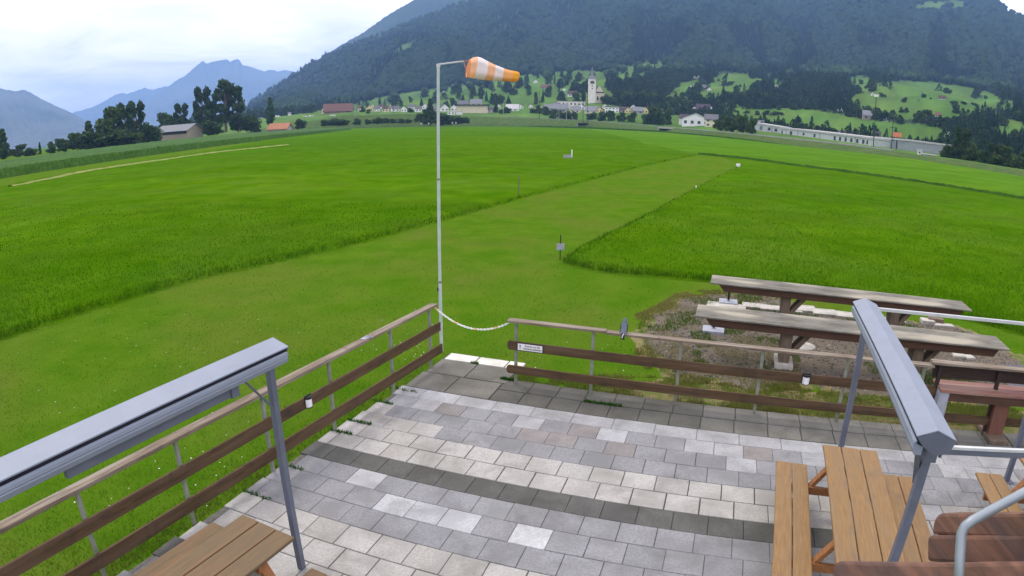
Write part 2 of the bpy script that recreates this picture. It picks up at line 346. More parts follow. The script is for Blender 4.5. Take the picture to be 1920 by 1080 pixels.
tag(patch('meadow_grass', FIELD_L, M['field'], hL, 8.5, 560, az0=-66, az1=30), kind='stuff')
hR = lambda X, Y, D: .07 + .10 * fbm(X * .6, Y * .6, 4, 13) + .06 * fbm(X * 4, Y * 4, 3, 18)
tag(patch('meadow_grass', FIELD_R, M['field'], hR, 9, 120, az0=0, az1=66), kind='stuff')
hFm = lambda X, Y, D: .14 + .10 * fbm(X * .3, Y * .3, 3, 23)
tag(patch('meadow_grass', FIELD_F, M['farfield'], hFm, 30, 600, az0=2, az1=66), kind='stuff')
# maize beyond the meadow
CORN = [(-77.5, 60), (-74, 91), (-74.2, 127), (-78.5, 192), (-86, 260), (-97, 345), (-111, 430), (-140, 436), (-150, 340), (-136, 200), (-130, 120), (-130, 60)]
def hC(X, Y, D): return 1.2 + .35 * fbm(X * .5, Y * .5, 3, 33) + .22 * vnoise(X * 2.2, Y * 2.2, 4)
tag(patch('maize_field', CORN, M['corn'], hC, 70, 460, az0=-64, az1=-12, naz=900, ratio=1.006, jit=.12), kind='stuff')
# raked hay line
mb = MB(); hp = PX([(20, 352), (90, 338), (150, 325), (225, 313), (300, 302), (360, 293), (420, 285), (480, 279), (545, 272)])
pts = []
for i in range(len(hp) - 1):
    for k in range(10): pts.append(hp[i].lerp(hp[i + 1], k / 10))
V = []; Q = []
for i, p in enumerate(pts):
    d = (pts[min(i + 1, len(pts) - 1)] - pts[max(0, i - 1)]).normalized(); n = Vector((-d.y, d.x, 0)); w = .4 + .4 * random.random() + p.length * .002
    for s, z in ((-1.0, .10), (-.5, .20 + .08 * random.random()), (.1, .24 + .08 * random.random()), (.6, .2), (1.0, .10)): V.append(p + n * s * w + Vector((0, 0, z)))
for i in range(len(pts) - 1):
    for k in range(4): Q.append((i * 5 + k, i * 5 + k + 1, i * 5 + 6 + k, i * 5 + 5 + k))
mb.add(V, Q); tag(mb.build('hay_windrow', M['hay'], smooth=True), kind='stuff')

# ---------------------------------------------------------------- embankment along the far edge of the field
TOE = [(1945, 338), (1920, 333), (1820, 316), (1700, 297.5), (1600, 286), (1500, 275.5), (1410, 264), (1300, 252), (1240, 247.5), (1100, 240.5), (980, 237), (880, 235.5), (760, 235), (640, 238), (560, 241), (480, 244)]
TOP = [(1945, 326), (1920, 321), (1820, 304), (1700, 287), (1600, 274), (1500, 263), (1410, 253), (1300, 243), (1240, 238), (1100, 226), (980, 221), (880, 218), (760, 213), (640, 217), (560, 231), (480, 243)]
tx = np.array([p[0] for p in TOE][::-1], float); ty = np.array([p[1] for p in TOE][::-1]); ky = np.array([p[1] for p in TOP][::-1])
V = []; Q = []; NX = 260; bank_top = []
for i, x in enumerate(np.linspace(490, 1944, NX)):
    yt = np.interp(x, tx, ty); yk = np.interp(x, tx, ky); a, e = azel(x, yt)
    d = min(CAMH / math.tan(max(-e, .0076)), 545)
    a2, e2 = azel(x, yk); w = 9 + .012 * d; zt = CAMH + (d + w) * math.tan(e2)
    rowz = []
    for k in range(9):
        t = k / 8; dd = d + w * t; z = zt * (t ** .8) + .5 * (vnoise(x * .35, k * 1.1, 2) - .5) * math.sin(math.pi * t) * min(1, d / 200)
        V.append((math.sin(a2) * dd, math.cos(a2) * dd, max(z, 0) if k else -.3))
    V.append((math.sin(a2) * (d + w + 7), math.cos(a2) * (d + w + 7), zt + .02))
    V.append((math.sin(a2) * (d + w + 22), math.cos(a2) * (d + w + 22), zt - 1.5))
    bank_top.append((a2, d + w, zt))
for i in range(NX - 1):
    for k in range(10): Q.append((i * 11 + k, (i + 1) * 11 + k, (i + 1) * 11 + k + 1, i * 11 + k + 1))
mb = MB(); mb.add(V, Q); tag(mb.build('embankment', M['bank'], smooth=True), kind='structure')
V = []; Q = []; bt = bank_top[80:212]
for a, d, z in bt:
    for dd, dz in ((.3, -.15), (.3, .42), (5.5, .45)): V.append((math.sin(a) * (d + dd), math.cos(a) * (d + dd), z + dz))
for i in range(len(bt) - 1):
    for k in (0, 1): Q.append((3 * i + k, 3 * i + 3 + k, 3 * i + 4 + k, 3 * i + 1 + k))
mb = MB(); mb.add(V, Q); tag(mb.build('road', M['road']), kind='structure')

V = []; Q = []; xs_ = np.linspace(975, 1500, 260)
for i, x in enumerate(xs_):
    a, e = azel(x, np.interp(x, tx, ty) + .8); d = min(CAMH / math.tan(max(-e, .0076)), 535); h = (.75 + .35 * vnoise(x * .4, 0, 5)) * min(1, (x - 970) / 40, (1510 - x) / 120) * (1.5 if x < 1250 else .9)
    for dd, z in ((0, 0), (.3, h * .8), (2, h), (4, 0)): V.append((math.sin(a) * (d + dd), math.cos(a) * (d + dd), float(z)))
for i in range(len(xs_) - 1):
    for k in range(3): Q.append((4 * i + k, 4 * i + 4 + k, 4 * i + 5 + k, 4 * i + 1 + k))
mb = MB(); mb.add(V, Q); M['uncut'] = mat('uncut_grass', (.022, .06, .008), (.04, .09, .012), scale=.5, rough=1, spec=0); tag(mb.build('uncut_grass', M['uncut'], smooth=True), kind='stuff')

V = []; Q = []; fp = []
for i in range(len(FARLINE) - 1):
    p, q = Vector((*FARLINE[i], 0)), Vector((*FARLINE[i + 1], 0)); fp += [p.lerp(q, k / 40) for k in range(40)]
for i, p in enumerate(fp):
    d = (fp[min(i + 1, len(fp) - 1)] - fp[max(i - 1, 0)]).normalized(); nn = Vector((d.y, -d.x, 0)); h = .27 + .12 * random.random()
    for w, z in ((.55, .05), (.25, h), (-.15, h * .9), (-.5, .1)): V.append(p + nn * (w + random.uniform(-.06, .06)) + Vector((0, 0, z)))
for i in range(len(fp) - 1):
    for k in range(3): Q.append((4 * i + k, 4 * i + 4 + k, 4 * i + 5 + k, 4 * i + 1 + k))
mb = MB(); mb.add(V, Q); tag(mb.build('uncut_grass', M['uncut'], smooth=True), kind='stuff')

# ---------------------------------------------------------------- hillside and forested mountain: one terrain in polar rows
def curve(pts):
    a = []; e = []; d = []
    for x, y, dd in pts:
        q = azel(x, y); a.append(q[0]); e.append(q[1]); d.append(dd)
    a = np.array(a); o = np.argsort(a); e = np.array(e)[o]; d = np.array(d)[o]; a = a[o]
    return lambda az: (np.interp(az, a, np.interp(a, a, d)), CAMH + np.interp(az, a, d) * np.tan(np.interp(az, a, e)))
_ca = np.array([-1.2, azel(482, 230)[0] - .02] + [b[0] for b in bank_top]); _cd = np.array([640, 600] + [b[1] + 6.5 for b in bank_top]); _cz = np.array([-.4, -.4] + [b[2] - .05 for b in bank_top])
C0 = lambda a: (np.interp(a, _ca, _cd), np.interp(a, _ca, _cz))
C1 = curve([(340, 237, 1000), (400, 234, 1000), (440, 229, 900), (500, 221, 860), (560, 214, 820), (700, 206, 800), (900, 203, 780), (1000, 200, 760), (1115, 193, 740), (1250, 212, 640), (1400, 240, 520), (1500, 253, 460), (1600, 266, 420), (1690, 279, 395), (1750, 287, 375), (1920, 311, 340), (1990, 320, 320)])
C2 = curve([(340, 237, 1500), (400, 234, 1500), (440, 227, 1500), (500, 214, 1500), (560, 205, 1500), (640, 194, 1500), (720, 180, 1500), (800, 168, 1500), (900, 152, 1500), (1000, 138, 1500), (1100, 130, 1500), (1200, 118, 1500), (1300, 125, 1450), (1400, 130, 1400), (1500, 138, 1350), (1600, 138, 1300), (1720, 152, 1250), (1800, 160, 1200), (1880, 175, 1150), (1920, 185, 1100), (1990, 200, 1050)])
C3 = curve([(340, 237, 3800), (400, 234, 3800), (440, 220, 3600), (470, 194, 3400), (500, 173, 3300), (540, 148, 3200), (580, 121, 3100), (610, 104, 3000), (640, 91, 3000), (690, 74, 3000), (740, 54, 3000), (800, 29, 3000), (850, 12, 3000), (890, -1, 3000), (1000, -35, 3000), (1300, -45, 3000), (1600, -40, 3000), (1780, -32, 2900), (1840, -14, 2850), (1862, 0, 2800), (1885, 17, 2800), (1905, 29, 2800), (1925, 36, 2800), (1990, 70, 2700)])
def terr(az, d):
    az = np.asarray(az, float); d = np.asarray(d, float)
    d0, z0 = C0(az); d1, z1 = C1(az); d2, z2 = C2(az); d3, z3 = C3(az)
    z = np.where(d < d0, z0, np.where(d < d1, z0 + (z1 - z0) * (d - d0) / (d1 - d0), np.where(d < d2, z1 + (z2 - z1) * (d - d1) / (d2 - d1), np.where(d < d3, z2 + (z3 - z2) * (d - d2) / (d3 - d2), z3 - (d - d3) * .5))))
    t = np.clip((d - d1) / (d2 - d1), 0, 1); z = z + np.sin(math.pi * t) * ((fbm(az * 14, d / 230, 3, 41) - .5) * 26)
    t = np.clip((d - d2) / (d3 - d2), 0, 1)
    z = z + np.sin(math.pi * np.sqrt(t)) ** .8 * (np.clip(z3 - z2, 20, 700) * .42) * (fbm(az * 11 + d * .0006, d / 1500, 4, 47) - .5)
    return z
# meadows on the slopes, outlined where the photo shows them
MEAD = [
 [(560, 214), (620, 205), (690, 188), (720, 181), (800, 168), (850, 162), (900, 152), (940, 146), (990, 139), (1050, 135), (1075, 128), (1110, 135), (1150, 122), (1215, 116), (1246, 114), (1246, 128), (1190, 146), (1160, 150), (1140, 150), (1130, 162), (1155, 178), (1155, 190), (1100, 196), (1000, 206), (700, 216), (560, 224)],
 [(1240, 190), (1250, 176), (1280, 158), (1300, 148), (1330, 142), (1358, 138), (1385, 137), (1404, 130), (1410, 146), (1440, 150), (1462, 150), (1470, 160), (1430, 170), (1350, 178), (1345, 188), (1300, 192), (1260, 206)],
 [(1362, 196), (1400, 197), (1440, 206), (1465, 201), (1500, 205), (1540, 207), (1600, 220), (1680, 230), (1760, 238), (1800, 252), (1770, 268), (1700, 266), (1600, 252), (1500, 238), (1440, 230), (1400, 226), (1350, 214)],
 [(1585, 156), (1608, 140), (1625, 146), (1640, 156), (1690, 153), (1745, 152), (1800, 160), (1850, 172), (1905, 192), (1895, 206), (1840, 208), (1800, 222), (1740, 226), (1690, 222), (1650, 214), (1602, 200), (1590, 190), (1612, 170)],
 [(716, 93), (740, 86), (778, 79), (779, 97), (750, 97), (724, 99)], [(695, 90), (714, 88), (708, 93)],
 [(1715, 12), (1745, 3), (1800, 2), (1830, 8), (1800, 14), (1740, 16)],
 [(1868, 236), (1890, 226), (1915, 220), (1930, 250), (1890, 262)], [(1828, 274), (1860, 276), (1885, 290), (1840, 288)],
 [(1890, 280), (1930, 290), (1930, 300), (1895, 294)], [(820, 190), (900, 170), (980, 178), (960, 190), (840, 200)],
]
NAZ = 1150; az = np.radians(np.linspace(-31, 53, NAZ)); T = np.concatenate([np.linspace(0, 1, 34)[:-1], np.linspace(1, 2, 110)[:-1], np.linspace(2, 3, 210)])
A, TT = np.meshgrid(az, T, indexing='ij')
d0, _ = C0(A); d1, _ = C1(A); d2, _ = C2(A); d3, _ = C3(A)
D = np.where(TT < 1, d0 + (d1 - d0) * TT, np.where(TT < 2, d1 + (d2 - d1) * (TT - 1), d2 + (d3 - d2) * (TT - 2)))
Z = terr(A, D)
X = np.sin(A) * D; Y = np.cos(A) * D
px, py = proj(X, Y, Z)
jx = (fbm(A * 160, D / 60, 3, 61) - .5) * 16; jy = (fbm(A * 160, D / 60, 3, 66) - .5) * 9
mead = np.zeros(A.shape, bool)
for p in MEAD: mead |= inpoly(px + jx, py + jy, p)
low = (TT < 1.0)
mead |= low
clump = (fbm(A * 95, D / 75, 3, 88) > np.where(px > 1560, .78, .665)) & (TT > 1.0) & ~((px > 1380) & (py > 205)); mead &= ~clump
forest_mask = ~mead
tone = .75 + .5 * fbm(A * 60, D / 120, 4, 71); stripe = fbm(A * 25, D / 60, 3, 75)
cm = np.stack([.072 + .05 * (stripe - .3), .15 + .05 * (tone - .9) + .03 * (stripe - .4), .022 + .012 * stripe], -1) * tone[..., None]
cf = np.stack([.018 + .01 * tone, .034 + .015 * tone, .018 + .006 * tone], -1)
CT = np.where(mead[..., None], cm, cf)
idx = np.arange(A.size).reshape(A.shape)
Q = np.stack([idx[:-1, :-1], idx[1:, :-1], idx[1:, 1:], idx[:-1, 1:]], -1).reshape(-1, 4)
V = np.stack([X, Y, Z], -1).reshape(-1, 3)
me = npmesh('mountain_slope', V, Q, M['hill'], CT.reshape(-1, 3), smooth=True, dom='POINT')
tag(link('mountain_slope', me), kind='structure')
def onland(x, y, zbase=None):
    """where the photo's line of sight through (x, y) meets the land"""
    a, e = azel(x, y); d = np.geomspace(60, 6000, 5000); d0, _ = C0(a)
    h = np.where(d < d0, 0.0, terr(np.full_like(d, a), d)); hit = np.nonzero(CAMH + d * math.tan(e) <= h)[0]
    dd = d[hit[0]] if len(hit) else 700.0
    return dd
# ---------------------------------------------------------------- the wood on the slopes (one mass nobody could count)
vis = (px > -30) & (px < 1950) & (py > -30) & forest_mask & (TT > .9)
cells = np.argwhere(vis); cells = cells[(cells[:, 0] < NAZ - 1) & (cells[:, 1] < len(T) - 1)]
wgt = np.abs(py[cells[:, 0], cells[:, 1]] - py[cells[:, 0], np.minimum(cells[:, 1] + 1, len(T) - 1)]) + .02
NT = 40000
pick = cells[rng.choice(len(cells), NT, p=wgt / wgt.sum())]
ta = az[pick[:, 0]] + rng.uniform(-.5, .5, NT) * (az[1] - az[0]); td = D[pick[:, 0], pick[:, 1]] * (1 + rng.uniform(-.004, .004, NT)); tz = terr(ta, td)
def blob(nu, nv, pw, seed):
    r_ = np.random.default_rng(seed); v = []
    for i in range(nv + 1):
        t = i / nv
        for k in range(nu):
            p = 2 * math.pi * (k + .5 * (i % 2)) / nu; rr = (math.sin(math.pi * min(1, t * .92 + .06)) ** pw) * .5 * (1 + r_.uniform(-.28, .28))
            v.append((rr * math.cos(p), rr * math.sin(p), 1 - t * .97 + r_.uniform(-.04, .04)))
    f = []
    for i in range(nv):
        for k in range(nu): f.append((i * nu + k, (i + 1) * nu + k, (i + 1) * nu + (k + 1) % nu, i * nu + (k + 1) % nu))
    return np.array(v), np.array(f)
def cone(nu, seed):
    r_ = np.random.default_rng(seed); v = []; lv = [(1, .02), (.72, .2), (.66, .13), (.42, .34), (.36, .24), (.06, .5)]
    for z, w in lv:
        for k in range(nu):
            p = 2 * math.pi * k / nu; ww = w * (1 + r_.uniform(-.25, .25)); v.append((ww * math.cos(p), ww * math.sin(p), z + r_.uniform(-.03, .03)))
    f = []
    for i in range(len(lv) - 1):
        for k in range(nu): f.append((i * nu + k, (i + 1) * nu + k, (i + 1) * nu + (k + 1) % nu, i * nu + (k + 1) % nu))
    return np.array(v), np.array(f)
temps = [blob(6, 5, .8, s) for s in range(4)] + [cone(6, s) for s in range(3)]
hgt = rng.uniform(11, 20, NT) * np.clip(td / 1300, .42, 1.12)
_, ty_ = proj(np.sin(ta) * td, np.cos(ta) * td, tz + .62 * hgt); tx_, by_ = proj(np.sin(ta) * td, np.cos(ta) * td, tz)
intop = np.zeros(NT, bool); inbase = np.zeros(NT, bool)
for p in MEAD: intop |= inpoly(tx_, ty_, p); inbase |= inpoly(tx_, by_, p)
keep = ~(intop & ~inbase & (rng.random(NT) < .93)); ta, td, tz, hgt = ta[keep], td[keep], tz[keep], hgt[keep]; NT = len(ta)
# the nearer trees of the wood get leafy crowns, the far ones plain rough shapes
def leafy(seed, n, con=False):
    r_ = np.random.default_rng(seed); t = r_.uniform(.04, 1, n); a = r_.uniform(0, 6.283, n); rr = (np.where(t > .25, (1 - t) ** .55, .9) * .52 if not con else (1 - t) ** .9 * .5 + .02) * r_.uniform(.55, 1.1, n) * (1 + .25 * np.sin(3 * a + seed + 5 * t))
    c = np.stack([rr * np.cos(a), rr * np.sin(a), t], -1); u = r_.normal(size=(n, 3)); u /= np.linalg.norm(u, axis=1)[:, None]; v = np.cross(u, r_.normal(size=(n, 3))); v /= np.linalg.norm(v, axis=1)[:, None]; w = r_.uniform(.06, .13, n)[:, None]
    return np.stack([c - u * w, c - v * w * .7, c + u * w, c + v * w * .7], 1).reshape(-1, 3), np.arange(4 * n).reshape(-1, 4)
tempsB = [blob(6, 5, .8, s) for s in range(4)] + [cone(6, s) for s in range(3)]
tempsA = [leafy(s, 150) for s in range(4)] + [leafy(s + 9, 130, True) for s in range(3)]
VV = []; FF = []; CC = []; off = 0
kind = rng.integers(0, 7, NT); pc = fbm(ta * 20, td / 300, 3, 80)
for near, temps in ((True, tempsA), (False, tempsB)):
    for ti, (tv, tf) in enumerate(temps):
        s = np.nonzero((kind == ti) & ((td < 1150) == near))[0]
        s = s[pc[s] > .46] if ti >= 4 else s[pc[s] < .62]
        n = len(s)
        if not n: continue
        sc_h = hgt[s] * (1.15 if ti >= 4 else 1); sc_w = sc_h * (rng.uniform(.42, .6, n) if ti >= 4 else rng.uniform(.75, 1.15, n)); ro = rng.uniform(0, 6.28, n)
        c, sn = np.cos(ro), np.sin(ro)
        vx = (tv[None, :, 0] * c[:, None] - tv[None, :, 1] * sn[:, None]) * sc_w[:, None] + (np.sin(ta[s]) * td[s])[:, None]
        vy = (tv[None, :, 0] * sn[:, None] + tv[None, :, 1] * c[:, None]) * sc_w[:, None] + (np.cos(ta[s]) * td[s])[:, None]
        vz = tv[None, :, 2] * sc_h[:, None] + tz[s][:, None] - .5
        VV.append(np.stack([vx, vy, vz], -1).reshape(-1, 3)); FF.append((tf[None] + (np.arange(n) * len(tv))[:, None, None] + off).reshape(-1, 4)); off += n * len(tv)
        b = rng.uniform(.78, 1.22, n)[:, None] * (np.array([.024, .046, .020]) if ti < 4 else np.array([.017, .035, .018])) * np.where((td[s] < 1300)[:, None], 1.55, 1.0)
        cc_ = np.repeat(b, len(tf), 0); CC.append(cc_ * rng.uniform(.75, 1.25, (len(cc_), 1)))
me = npmesh('forest', np.concatenate(VV), np.concatenate(FF), M['forest'], np.concatenate(CC))
tag(link('forest', me), kind='stuff')

# ---------------------------------------------------------------- ridges farther off
def ridge(name, pts, dist, m, foot=.3, depth=2500, amp=.06, seed=1, yfoot=None):
    P2 = []
    for x, y in pts:
        a, e = azel(x, y); P2.append((a, CAMH + dist * math.tan(e)))
    P2.sort(); pa = np.array([p[0] for p in P2]); pz = np.array([p[1] for p in P2]); n = 500; a = np.linspace(pa[0], pa[-1], n); z = np.interp(a, pa, pz)
    z = z + (fbm(a * 300, a * 0, 4, seed) - .5) * dist * .0022
    rows = 70; V = np.zeros((n, rows, 3))
    for j in range(rows):
        t = j / (rows - 3); d = dist - depth * (1 - min(t, 1)) + max(0, t - 1) * depth * 8
        zz = z * min(t, 1) ** 1.15 if t <= 1 else z * (1 - (t - 1) * 12)
        zz = zz + np.sin(math.pi * min(t, 1)) * z * amp * 4 * (fbm(a * 55 + t * 1.3, np.full(n, t * 3.0), 4, seed + 3) - .5) - (40 if j == 0 else 0)
        V[:, j, 0] = np.sin(a) * d; V[:, j, 1] = np.cos(a) * d; V[:, j, 2] = zz
    idx = np.arange(n * rows).reshape(n, rows); Q = np.stack([idx[:-1, :-1], idx[1:, :-1], idx[1:, 1:], idx[:-1, 1:]], -1).reshape(-1, 4)
    return tag(link(name, npmesh(name, V.reshape(-1, 3), Q, m, smooth=True)), kind='structure')
M['rock2'] = mat('wooded_back_ridge', (.025, .05, .03), (.04, .065, .04), scale=.004, rough=1, spec=0, c3=(.07, .09, .05), scale3=.0015)
ridge('back_ridge', [(520, 175), (560, 138), (600, 111), (640, 84), (680, 62), (720, 33), (760, 9), (790, -8), (850, -14), (950, -16), (1050, -10), (1150, 40)], 4200, M['rock2'], depth=1100, seed=5)
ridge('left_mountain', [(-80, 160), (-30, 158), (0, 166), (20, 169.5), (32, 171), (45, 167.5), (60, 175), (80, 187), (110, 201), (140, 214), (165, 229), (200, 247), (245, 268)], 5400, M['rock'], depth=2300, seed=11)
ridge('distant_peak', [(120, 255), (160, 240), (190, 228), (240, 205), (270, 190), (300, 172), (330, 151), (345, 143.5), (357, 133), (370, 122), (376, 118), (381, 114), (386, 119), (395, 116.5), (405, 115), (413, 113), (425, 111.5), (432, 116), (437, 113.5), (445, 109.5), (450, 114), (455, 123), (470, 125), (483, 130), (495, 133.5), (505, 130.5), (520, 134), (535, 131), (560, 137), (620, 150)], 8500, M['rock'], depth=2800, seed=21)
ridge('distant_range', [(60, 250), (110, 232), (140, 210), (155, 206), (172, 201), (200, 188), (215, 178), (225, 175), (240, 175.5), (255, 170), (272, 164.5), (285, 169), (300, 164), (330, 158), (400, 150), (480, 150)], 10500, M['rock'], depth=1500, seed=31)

# ---------------------------------------------------------------- haze: the valley air
hm = bpy.data.materials.new('haze'); hm.use_nodes = True; t = hm.node_tree; t.nodes.clear()
o_ = t.nodes.new('ShaderNodeOutputMaterial'); pv = t.nodes.new('ShaderNodeVolumePrincipled')
pv.inputs['Color'].default_value = (.31, .55, 1.0, 1); pv.inputs['Density'].default_value = 1.55e-4; pv.inputs['Anisotropy'].default_value = 0.0
t.links.new(pv.outputs[0], o_.inputs['Volume'])
mb = MB(); mb.box(-7800, 5000, -2500, 11300, -60, 985)
hz = mb.build('haze', hm); tag(hz, kind='stuff'); hz.display_type = 'WIRE'

# ================================================================ THE TERRACE
UA = R(-18.7); EU = Vector((math.cos(UA), math.sin(UA), 0)); EV = Vector((-EU.y, EU.x, 0)); O2 = F(593, 832)
def T2(u, v, z=0.0): p = O2 + EU * u + EV * v; return Vector((p.x, p.y, z))
def UV(x, y, z=0.0): p = F(x, y, z) - O2; return p.dot(EU), p.dot(EV)
def ledge(v): return float(np.interp(v, [-8, -3.3, -1.6, .1, 2.1, 3.6], [-.55, -.20, -.07, 0, .22, .28]))
CREAM = (.385, .374, .345); CREAM2 = (.36, .348, .32); GREY = (.240, .242, .242); LGREY = (.345, .347, .345); DARK = (.105, .105, .095); WHITE = (.50, .505, .505); FLAG = (.17, .165, .14); DFLAG = (.12, .118, .10)
REDPX = [UV(847, 772), UV(993, 820), UV(1047, 828), UV(1090, 813), UV(1155, 847), UV(1435, 852)]
WHPX = [UV(992, 1012)]
LTPX = [UV(752, 955), UV(805, 965), UV(860, 975), UV(1375, 882), UV(845, 748), UV(1160, 825), UV(1500, 840), UV(690, 905)]
ROWS = [(1.83, 2.165, .605, .04, 'L'), (1.465, 1.83, .405, .28, 'LG'), (1.105, 1.465, .405, .05, 'G'), (.745, 1.105, .405, .22, 'CG'), (.385, .745, .405, .01, 'C'), (.02, .385, .405, .17, 'C'), (-.345, .02, .40, .35, 'D'),
        (-.705, -.345, .41, .10, 'G'), (-1.065, -.705, .405, .29, 'G'), (-1.43, -1.065, .41, .06, 'G'), (-1.80, -1.43, .405, .24, 'C'), (-2.165, -1.80, .405, .01, 'C'), (-2.53, -2.165, .405, .2, 'C'), (-2.9, -2.53, .405, .1, 'D'), (-3.26, -2.9, .405, .3, 'G'), (-3.63, -3.26, .405, .05, 'G'), (-4.0, -3.63, .405, .2, 'C'), (-4.4, -4.0, .405, .1, 'C'), (-4.8, -4.4, .405, .3, 'G'), (-5.2, -4.8, .405, .2, 'G')]
pv_ = MB()
def paver(u0, u1, v0, v1, c, gap=.004, z=.035):
    b = 1 + random.uniform(-.07, .07); c = tuple(x * b * (1 + random.uniform(-.007, .007)) for x in c); g0 = gap * random.uniform(.7, 1.7); e = .006
    dz = random.uniform(-.002, .002); q = [(u0 + g0, v0 + g0), (u1 - g0, v0 + g0), (u1 - g0, v1 - g0), (u0 + g0, v1 - g0)]; qi = [(u0 + g0 + e, v0 + g0 + e), (u1 - g0 - e, v0 + g0 + e), (u1 - g0 - e, v1 - g0 - e), (u0 + g0 + e, v1 - g0 - e)]
    tl = [random.uniform(-.0015, .0015) for _ in range(4)]
    vs = [T2(a, b_, z + dz + tl[i]) for i, (a, b_) in enumerate(qi)] + [T2(a, b_, z + dz - .005) for a, b_ in q] + [T2(a, b_, -.01) for a, b_ in q]
    pv_.add(vs, [(0, 1, 2, 3)] + [(4 + i, 4 + (i + 1) % 4, (i + 1) % 4, i) for i in range(4)] + [(8 + i, 8 + (i + 1) % 4, 4 + (i + 1) % 4, 4 + i) for i in range(4)], c)
def inside(p, u0, u1, v0, v1): return u0 <= p[0] < u1 and v0 <= p[1] < v1
for v0, v1, w, offu, tone_ in ROWS:
    vm = (v0 + v1) / 2; left = ledge(vm); k = math.floor((left - offu) / w) - 1; u = offu + k * w
    while u < 11.5:
        a, b = max(u, left + random.uniform(-.03, .02)), u + w; u += w
        if b - a < .12: continue
        um = (a + b) / 2
        if tone_ == 'D': c = DARK
        elif tone_ == 'C': c = random.choice((CREAM, CREAM, CREAM2)) if um < 7.3 else random.choice((CREAM2, LGREY))
        elif tone_ == 'L': c = LGREY
        elif tone_ == 'LG': c = LGREY if um < 1.2 else random.choice((GREY, GREY, LGREY))
        elif tone_ == 'CG': c = random.choice((CREAM, CREAM2)) if um < 1.55 else GREY
        else: c = GREY if um > .5 or v0 < 0 else (CREAM2 if um < .45 and v0 > .9 else LGREY)
        if any(inside(p, a, b, v0, v1) for p in REDPX): c = (.235, .22, .208)
        if any(inside(p, a, b, v0, v1) for p in LTPX): c = (.385, .39, .39)
        if any(inside(p, a, b, v0, v1) for p in WHPX): c = WHITE
        paver(a, b, v0, v1, c, gap=.0048 if tone_ == 'C' else .0022)
for v0, v1, us in ((2.175, 2.83, (.235, .93, 1.685)), (2.84, 3.48, (.30, 1.0, 1.74))):
    for i in range(2): paver(us[i], us[i + 1], v0, v1, FLAG, .006)
for a, b in ((.33, .90), (.91, 1.47), (1.48, 1.78)): paver(a, b, 3.49, 3.82, (.66, .64, .57), .006)
for v0, v1, us in ((2.175, 2.60, 1.69), (2.61, 3.05, 1.71)):
    u = us; wd = .46
    while u < 11.5:
        wd = .46 if u < 4.5 else .5; c = DFLAG if u < 4.6 else (.165, .162, .142); paver(u, u + wd, v0, v1, c, .005, .032); u += wd
pav = pv_.build('terrace_paving', M['paver']); tag(pav, kind='structure')
mb = MB(); mb.add([T2(-.1, -7, .012), T2(11.6, -7, .012), T2(11.6, 3.06, .012), T2(1.75, 3.06, .012), T2(1.75, 3.8, .012), T2(.3, 3.8, .012), T2(.22, 2.1, .012), T2(.03, .1, .012), T2(-.2, -3.3, .012), T2(-.5, -7, .012)], [(0, 1, 2, 3, 4, 5, 6, 7, 8, 9)])
tag(mb.build('terrace_bed', M['dirt']), kind='structure')

# gravel patch under the long tables, with a dry rim
GP = PX([(1212, 612), (1228, 596), (1262, 580), (1292, 560), (1335, 554), (1420, 552), (1500, 575), (1600, 595), (1700, 604), (1790, 618), (1870, 650), (1905, 676), (1925, 700), (1935, 760), (1800, 752), (1700, 745), (1600, 735), (1500, 722), (1400, 712), (1330, 712), (1262, 700), (1238, 670), (1222, 640)])
def zone(name, poly, m, z, step=.16, jit=.35, hump=.02):
    xs = [p[0] for p in poly]; ys = [p[1] for p in poly]; gx = np.arange(min(xs) - .5, max(xs) + .5, step); gy = np.arange(min(ys) - .5, max(ys) + .5, step); Xg, Yg = np.meshgrid(gx, gy, indexing='ij')
    ins = inpoly(Xg + (fbm(Xg * 1.5, Yg * 1.5, 3, 91) - .5) * jit * 2, Yg + (fbm(Xg * 1.5, Yg * 1.5, 3, 95) - .5) * jit * 2, poly)
    Zg = z + hump * fbm(Xg * 2, Yg * 2, 3, 97) - .02 * (~ins)
    idx = np.arange(Xg.size).reshape(Xg.shape); q = np.stack([idx[:-1, :-1], idx[1:, :-1], idx[1:, 1:], idx[:-1, 1:]], -1)[ins[:-1, :-1] | ins[1:, 1:]]
    used = np.unique(q); mp = np.full(Xg.size, -1); mp[used] = np.arange(len(used))
    return link(name, npmesh(name, np.stack([Xg.ravel(), Yg.ravel(), Zg.ravel()], -1)[used], mp[q], m, smooth=True))
tag(zone('gravel_bed', [(p.x, p.y) for p in GP], M['gravel'], .022), kind='structure')
cx = sum(p.x for p in GP) / len(GP); cy = sum(p.y for p in GP) / len(GP)
GP2 = [(cx + (p.x - cx) * 1.055, cy + (p.y - cy) * 1.055) for p in GP]
GP3 = [(cx + (p.x - cx) * 1.13, cy + (p.y - cy) * 1.13) for p in GP]
tag(zone('dry_grass', [(p[0], p[1]) for p in GP2], M['straw'], .010), kind='structure')
VB = [T2(3.1, 3.07), T2(11.5, 3.07), T2(11.5, 4.0), T2(4.6, 4.0), T2(3.6, 3.6)]
tag(zone('dry_grass', [(p.x, p.y) for p in VB], M['straw'], .008, step=.1, jit=.2), kind='structure')
